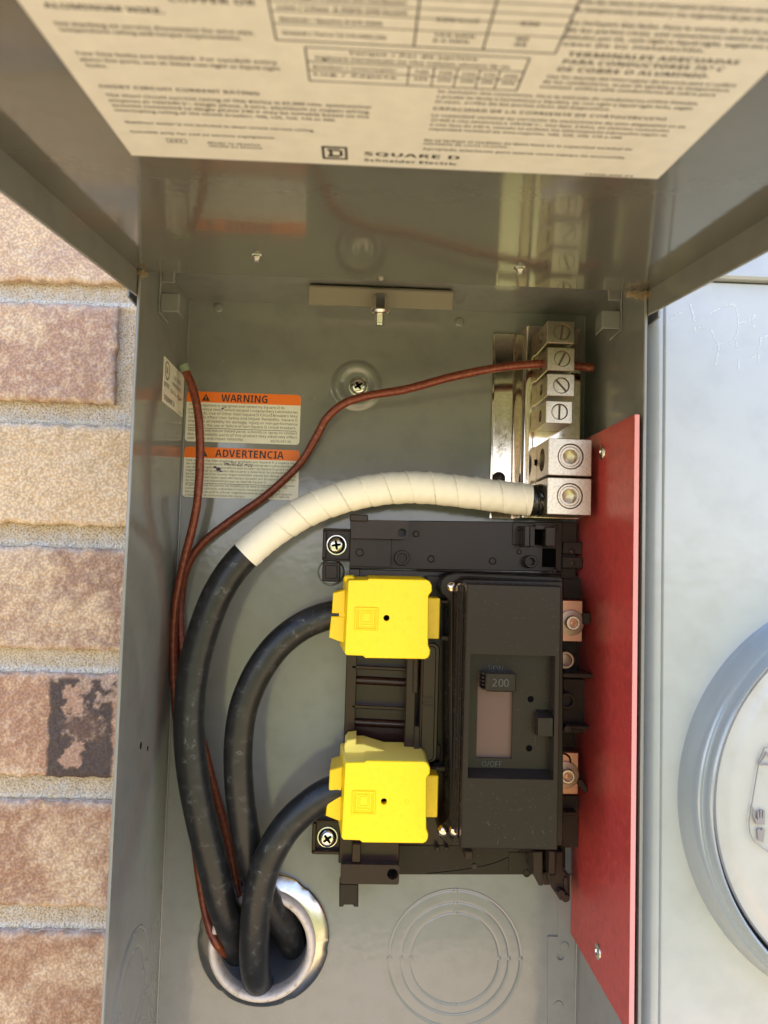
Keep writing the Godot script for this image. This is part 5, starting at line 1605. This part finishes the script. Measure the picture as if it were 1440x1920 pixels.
func lug_covers() -> void:
	var zf := 60.0
	# both covers share one moulding; outline taken at its front face
	var at := [Vector3(131.8, -216.5, 60.0), Vector3(133.0, -315.9, 60.0)]
	var o := [Vector2(108.4, -175.6), Vector2(109.0, -174.2), Vector2(119.0, -173.8), Vector2(119.9, -172.9), Vector2(151.9, -172.8), Vector2(153.7, -173.7), Vector2(155.0, -176.0), Vector2(155.0, -179.2), Vector2(153.3, -181.7), Vector2(153.7, -208.7), Vector2(155.0, -211.6), Vector2(154.8, -213.9), Vector2(153.9, -215.7), Vector2(152.2, -216.6), Vector2(119.2, -216.8), Vector2(117.7, -215.7), Vector2(108.8, -215.5), Vector2(107.6, -214.2)]
	var hole := Vector2(130.2, -194.6)
	for k in 2:
		var t := thing("lug_cover", "clean yellow plastic lug cover on the upper black cable" if k == 0 else "grubby yellow plastic lug cover with upper face painted pale for skylight on the lower black cable", "lug cover", at[0], "yellow covers over the line lugs")
		var a := MB.new()
		var b := 0.8
		# face with its hole, rounded rim, walls that flare towards the back
		var pk := PackedVector2Array(o)
		if Geometry2D.is_polygon_clockwise(pk):
			pk.reverse()
		var face := a.inset(pk, b)
		a.holed(Array(face), hole, 1.75, zf, 5.0, 28)
		var deep := PackedVector2Array()
		for p in pk:
			var g := p
			if p.x < hole.x - 12.0:
				g.x -= 3.6
			if p.y > hole.y:
				g.y += 0.9
			deep.append(g)
		var m := pk.size()
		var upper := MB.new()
		for i in m:
			var j := (i + 1) % m
			var e0 := (face[i] + pk[i]) * 0.5 + (pk[i] - face[i]) * 0.2; var e1 := (face[j] + pk[j]) * 0.5 + (pk[j] - face[j]) * 0.2
			a.quad(Vector3(e0.x, e0.y, zf - 0.25), Vector3(e1.x, e1.y, zf - 0.25), Vector3(face[j].x, face[j].y, zf), Vector3(face[i].x, face[i].y, zf))
			a.quad(Vector3(pk[i].x, pk[i].y, zf - b), Vector3(pk[j].x, pk[j].y, zf - b), Vector3(e1.x, e1.y, zf - 0.25), Vector3(e0.x, e0.y, zf - 0.25))
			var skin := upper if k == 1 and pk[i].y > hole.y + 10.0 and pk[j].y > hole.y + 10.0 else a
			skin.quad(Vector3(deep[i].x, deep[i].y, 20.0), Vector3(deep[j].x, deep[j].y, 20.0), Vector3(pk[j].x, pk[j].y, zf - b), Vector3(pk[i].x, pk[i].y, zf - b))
		part("shell", a, M.yellow, t, 50.0)
		# ear at the upper left back
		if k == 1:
			part("skylit_face", upper, M.yellow_skylit, t, 50.0)  # skylight on the upper wall put into a paler yellow
		a = MB.new()
		if k == 0:
			a.box(Vector3(105.7, -176.0, 18.0), Vector3(111.6, -172.2, 44.0), 0.8)
		else:       # the lower cover is drawn at the upper one's place, then moved down
			var ear_o := []
			for p in [Vector2(109.3, -278.9), Vector2(109.0, -268.7), Vector2(110.8, -266.2), Vector2(115.6, -265.5), Vector2(115.7, -268.5), Vector2(120.0, -268.4), Vector2(136.3, -272.9), Vector2(155.4, -274.9), Vector2(155.5, -277.9)]:
				ear_o.append(p - Vector2(at[1].x - at[0].x + 0.3, at[1].y - at[0].y))
			a.prism(ear_o, 18.0, 40.0, 0.6)
		part("ear", a, M.yellow if k == 0 else M.yellow_skylit, t)  # the lower ear takes the skylight-paled yellow too
		# collar round the cable, slit in the middle
		a = MB.new()
		var c0 := Vector3(99.0, -208.3, 46.0); var c1 := Vector3(106.9, -180.9, 46.0); var ym: float = (c0.y + c1.y) * 0.5
		a.prism([Vector2(c1.x, c0.y - 2.2), Vector2(c1.x, ym - 0.9), Vector2(c0.x + 0.2, ym - 0.9), Vector2(c0.x - 0.7, c0.y + 0.8)], 20.0, 46.0, 0.5)
		a.prism([Vector2(c1.x, ym + 0.9), Vector2(c1.x, c1.y + 0.8), Vector2(c0.x + 0.8, c1.y - 1.4), Vector2(c0.x + 0.5, ym + 0.9)], 20.0, 46.0, 0.5)
		a.box(Vector3(c0.x + 4.6, ym - 0.95, 20.0), Vector3(c1.x, ym + 0.95, 45.6), 0.0)
		part("collar", a, M.yellow, t)
		a = MB.new()
		a.box(Vector3(153.2, -206.5, 22.0), Vector3(161.0, -183.4, 48.0), 0.5)
		part("tab", a, M.yellow, t)
		a = MB.new()
		a.lathe([Vector2(1.8, zf - 4.9), Vector2(0, zf - 4.9)], Vector3(hole.x, hole.y, 0), 16)
		part("hole_floor", a, M.hole, t)
		var e := Vector2(112.7, -201.8)
		part("emblem", cap_emblem(e, 12.9, zf + 0.002), M.yellow, t)
		a = MB.new()
		a.lathe([Vector2(1.25, zf), Vector2(1.15, zf + 0.16), Vector2(0.95, zf + 0.16), Vector2(0.85, zf + 0.02)], Vector3(146.7, -199.1, 0.0) * Vector3(1, 1, 0) + Vector3(Vector3(142.7, -194.6, 60.0).x - Vector3(146.7, -199.1, 0.0).x, Vector3(142.7, -194.6, 60.0).y - Vector3(146.7, -199.1, 0.0).y, 0), 18)
		part("gate_mark", a, M.yellow, t)
		if k == 1:
			t.position += (at[1] - at[0] + Vector3(0.3, 0, 0)) * 0.001


# ------------------------------------------------------------------ pipe end
func conduit() -> void:
	var p := Vector3(63.1, -395.3, 3.0); var b := Vector3(63.6, -396.0, 12.0)
	var t := thing("conduit_end", "pipe end with zinc locknut and pale bushing in the lower back of the box", "conduit", Vector3(p.x, p.y - 41, 0))
	var a := MB.new()
	a.lathe([Vector2(29.4, -150), Vector2(29.4, 10.5), Vector2(28.2, 11.0), Vector2(26.9, 10.5), Vector2(26.9, -140), Vector2(0, -140)], Vector3(p.x, p.y, 0), 64)
	part("pipe", a, M.pipe, t)
	# locknut: a dished ring with notched rim
	a = MB.new()
	var k := 96
	for i in k:
		var t0 := TAU * i / k; var t1 := TAU * (i + 1) / k
		var n0 := 40.0 - 0.7 * smoothstep(0.93, 0.97, cos(6.0 * t0 + 0.7)); var n1 := 40.0 - 0.7 * smoothstep(0.93, 0.97, cos(6.0 * t1 + 0.7))
		var rings := [[n0, n1, 0.05], [n0, n1, 2.2], [n0 - 0.8, n1 - 0.8, 3.2], [36.5, 36.5, 4.6], [33.5, 33.5, 6.2], [31.0, 31.0, 6.8], [29.45, 29.45, 6.6]]
		for j in rings.size() - 1:
			var d0 := Vector3(cos(t0), sin(t0), 0); var d1 := Vector3(cos(t1), sin(t1), 0)
			var o := Vector3(p.x, p.y, 0)
			a.quad(o + d0 * rings[j][0] + Vector3(0, 0, rings[j][2]), o + d1 * rings[j][1] + Vector3(0, 0, rings[j][2]), o + d1 * rings[j + 1][1] + Vector3(0, 0, rings[j + 1][2]), o + d0 * rings[j + 1][0] + Vector3(0, 0, rings[j + 1][2]))
	part("locknut", a, M.zinc, t, 25.0)
	a = MB.new()
	a.lathe([Vector2(32.0, 7.0), Vector2(32.2, 10.0), Vector2(31.6, 12.8), Vector2(30.4, 13.9), Vector2(29.2, 14.0), Vector2(28.0, 13.4), Vector2(27.2, 12.0), Vector2(26.8, 10.0), Vector2(26.7, 5.0)], Vector3(p.x, p.y, 0), 80)
	part("bushing", a, M.bushing, t)


# ------------------------------------------------------------------ conductors
func wires() -> void:
	# neutral: black jacket, white tape over the upper end
	var path := [Vector3(38.8, -424.2, -30.0), Vector3(44.9, -403.1, -4.0), Vector3(44.4, -382.0, 14.0), Vector3(40.0, -364.8, 22.0), Vector3(34.6, -341.2, 28.0), Vector3(27.4, -312.9, 32.0), Vector3(21.7, -285.3, 34.0), Vector3(18.9, -257.9, 35.0), Vector3(20.1, -230.5, 35.0), Vector3(25.2, -205.9, 35.0), Vector3(32.9, -184.0, 35.0), Vector3(44.3, -165.7, 34.0), Vector3(62.3, -148.3, 33.0), Vector3(85.3, -133.4, 33.0), Vector3(114.9, -122.9, 33.0), Vector3(146.5, -119.0, 33.0), Vector3(184.8, -121.6, 33.0), Vector3(208.9, -124.0, 33.0), Vector3(227.8, -124.7, 33.0)]
	var t := thing("neutral_cable", "thick black cable wrapped in white tape, curving up to the lowest large lug", "cable", path[0])
	var a := MB.new()
	a.tube(path, 8.9, 40, 1.6)
	part("jacket", a, M.jacket, t)
	var pts := MB.curve(path, 1.6)
	var start := 0
	var goal := Vector3(48.0, -162.8, 34.0)
	var best := 1e9
	for i in pts.size():
		if pts[i].distance_to(goal) < best:
			best = pts[i].distance_to(goal); start = i
	var taped := []
	var stop := Vector3(219.4, -124.3, 33.0)
	for i in range(start, pts.size(), 4):
		if pts[i].x < stop.x:
			taped.append(pts[i])
	var lap := func(s: float, ang: float) -> float:
		var f := fposmod(s / 13.5 - ang / TAU * 1.0, 1.0)
		var first := 1.0 if s > 26.0 else 0.0
		return 9.35 + (0.42 * (1.0 - f) * first) + 0.10 * sin(s * 0.9 + ang * 3.0)
	var dirt := func(s: float, ang: float) -> Color:
		var f := fposmod(s / 13.5 - ang / TAU * 1.0, 1.0)
		var g := smoothstep(0.90, 1.0, f) * (0.55 + 0.45 * sin(s * 0.21 + ang)) if s > 22.0 else 0.0
		var r := 1.0 - 0.42 * g
		return Color(r, r * 0.97, r * 0.90)
	a = MB.new()
	a.tube(taped, lap, 44, 0.45, true, dirt)
	part("white_tape", a, M.tape, t, 45.0)
	a = MB.new()
	var blob := noise(0.09, 501, 3)
	a.tube([Vector3(217.8, -124.4, 33.0), Vector3(220.1, -124.3, 33.0), Vector3(223.3, -124.5, 33.0)], func(s: float, ang: float) -> float: return 9.0 + 2.2 * blob.get_noise_2d(ang * 9.0, s * 5.0), 36, 0.6)
	part("joint_compound", a, M.pitch, t, 60.0)
	# two line conductors
	var hot := [[Vector3(79.2, -421.2, -40.0), Vector3(79.5, -405.2, -14.0), Vector3(76.3, -388.1, 2.0), Vector3(67.8, -372.4, 12.0), Vector3(59.1, -350.0, 20.0), Vector3(53.5, -326.2, 27.0), Vector3(49.1, -297.4, 32.0), Vector3(47.9, -272.4, 35.0), Vector3(50.1, -250.7, 37.0), Vector3(56.8, -231.6, 38.0), Vector3(67.2, -215.2, 38.0), Vector3(80.3, -203.5, 38.0), Vector3(94.2, -196.8, 37.0), Vector3(107.8, -194.3, 36.0)],
		[Vector3(60.1, -450.2, -44.0), Vector3(61.5, -429.9, -10.0), Vector3(60.9, -414.3, 10.0), Vector3(60.3, -397.7, 22.0), Vector3(60.8, -375.9, 30.0), Vector3(63.0, -352.9, 35.0), Vector3(68.1, -333.3, 38.0), Vector3(76.6, -317.3, 39.0), Vector3(87.7, -305.3, 39.0), Vector3(100.7, -296.4, 38.0), Vector3(114.0, -292.8, 37.0)]]
	for k in 2:
		var h := thing("line_cable", "thick black cable bending into the upper yellow lug cover" if k == 0 else "thick scuffed black cable in front, bending into the lower yellow lug cover", "cable", hot[k][0], "black line cables")
		a = MB.new()
		a.tube(hot[k], 8.3 if k == 0 else 8.7, 40, 1.6)
		part("jacket", a, M.jacket, h)
	# grounding wires
	var cu := [[Vector3(5.1, -49.8, 26.0), Vector3(7.2, -55.3, 26.0), Vector3(10.6, -63.1, 25.0), Vector3(14.3, -79.1, 24.0), Vector3(15.8, -101.5, 22.0), Vector3(15.2, -127.3, 20.0), Vector3(12.7, -145.0, 18.0), Vector3(8.5, -162.9, 16.0), Vector3(5.3, -179.3, 14.0), Vector3(2.8, -198.9, 12.0), Vector3(2.4, -221.7, 10.0), Vector3(3.8, -244.4, 9.0), Vector3(6.6, -267.0, 8.0), Vector3(13.4, -305.7, 6.0), Vector3(20.6, -344.0, 5.0), Vector3(26.3, -371.9, 6.0), Vector3(32.0, -385.8, 11.0), Vector3(38.0, -395.7, 12.0), Vector3(41.9, -409.9, -8.0), Vector3(39.2, -430.8, -60.0)],
		[Vector3(251.8, -43.0, 33.0), Vector3(231.6, -41.5, 33.0), Vector3(215.4, -42.1, 33.0), Vector3(193.0, -45.0, 32.0), Vector3(167.8, -50.2, 28.0), Vector3(139.1, -57.8, 22.0), Vector3(116.4, -61.5, 17.0), Vector3(101.6, -66.4, 14.0), Vector3(90.9, -75.6, 11.0), Vector3(83.9, -89.0, 9.0), Vector3(74.3, -104.8, 7.0), Vector3(55.0, -124.2, 6.0), Vector3(32.4, -141.6, 6.0), Vector3(15.9, -156.1, 6.0), Vector3(7.7, -169.5, 5.0), Vector3(4.4, -186.2, 4.5), Vector3(4.7, -205.9, 5.0), Vector3(8.0, -228.7, 5.0), Vector3(14.7, -254.5, 5.0), Vector3(22.4, -280.1, 5.0), Vector3(30.0, -305.7, 5.0), Vector3(38.3, -330.7, 6.0), Vector3(44.8, -355.1, 8.0), Vector3(49.6, -376.9, 8.0), Vector3(51.2, -404.3, -10.0), Vector3(50.4, -420.7, -30.0)]]
	for k in 2:
		var h := thing("ground_wire", "bare reddish brown copper wire with its cut green end standing free at the left" if k == 0 else "bare reddish brown copper wire looping across to the second small lug", "wire", cu[k][0], "bare copper ground wires")
		a = MB.new()
		var knob := noise(0.05, 601 + k, 2)
		a.tube(cu[k], func(s: float, ang: float) -> float: return 2.55 + 0.14 * knob.get_noise_2d(s * 1.2, ang * 4.0), 18, 1.5, true,
			func(s: float, _g: float) -> Color:
				var low := smoothstep(190.0, 260.0, s) if k == 0 else smoothstep(370.0, 430.0, s)
				return Color(1, 1, 1).lerp(Color(1.7, 4.2, 0.6), low))
		part("wire", a, M.patina, h, 60.0)
		if k == 0:
			a = MB.new()
			a.tube([Vector3(4.6, -48.8, 26.3), Vector3(5.1, -49.9, 26.2), Vector3(6.1, -52.7, 26.0)], func(s: float, ang: float) -> float: return 2.95 - 0.02 * s + 0.2 * knob.get_noise_2d(s * 9.0, ang * 9.0), 18, 0.5)
			part("cut_end", a, M.verdigris, h, 50.0)
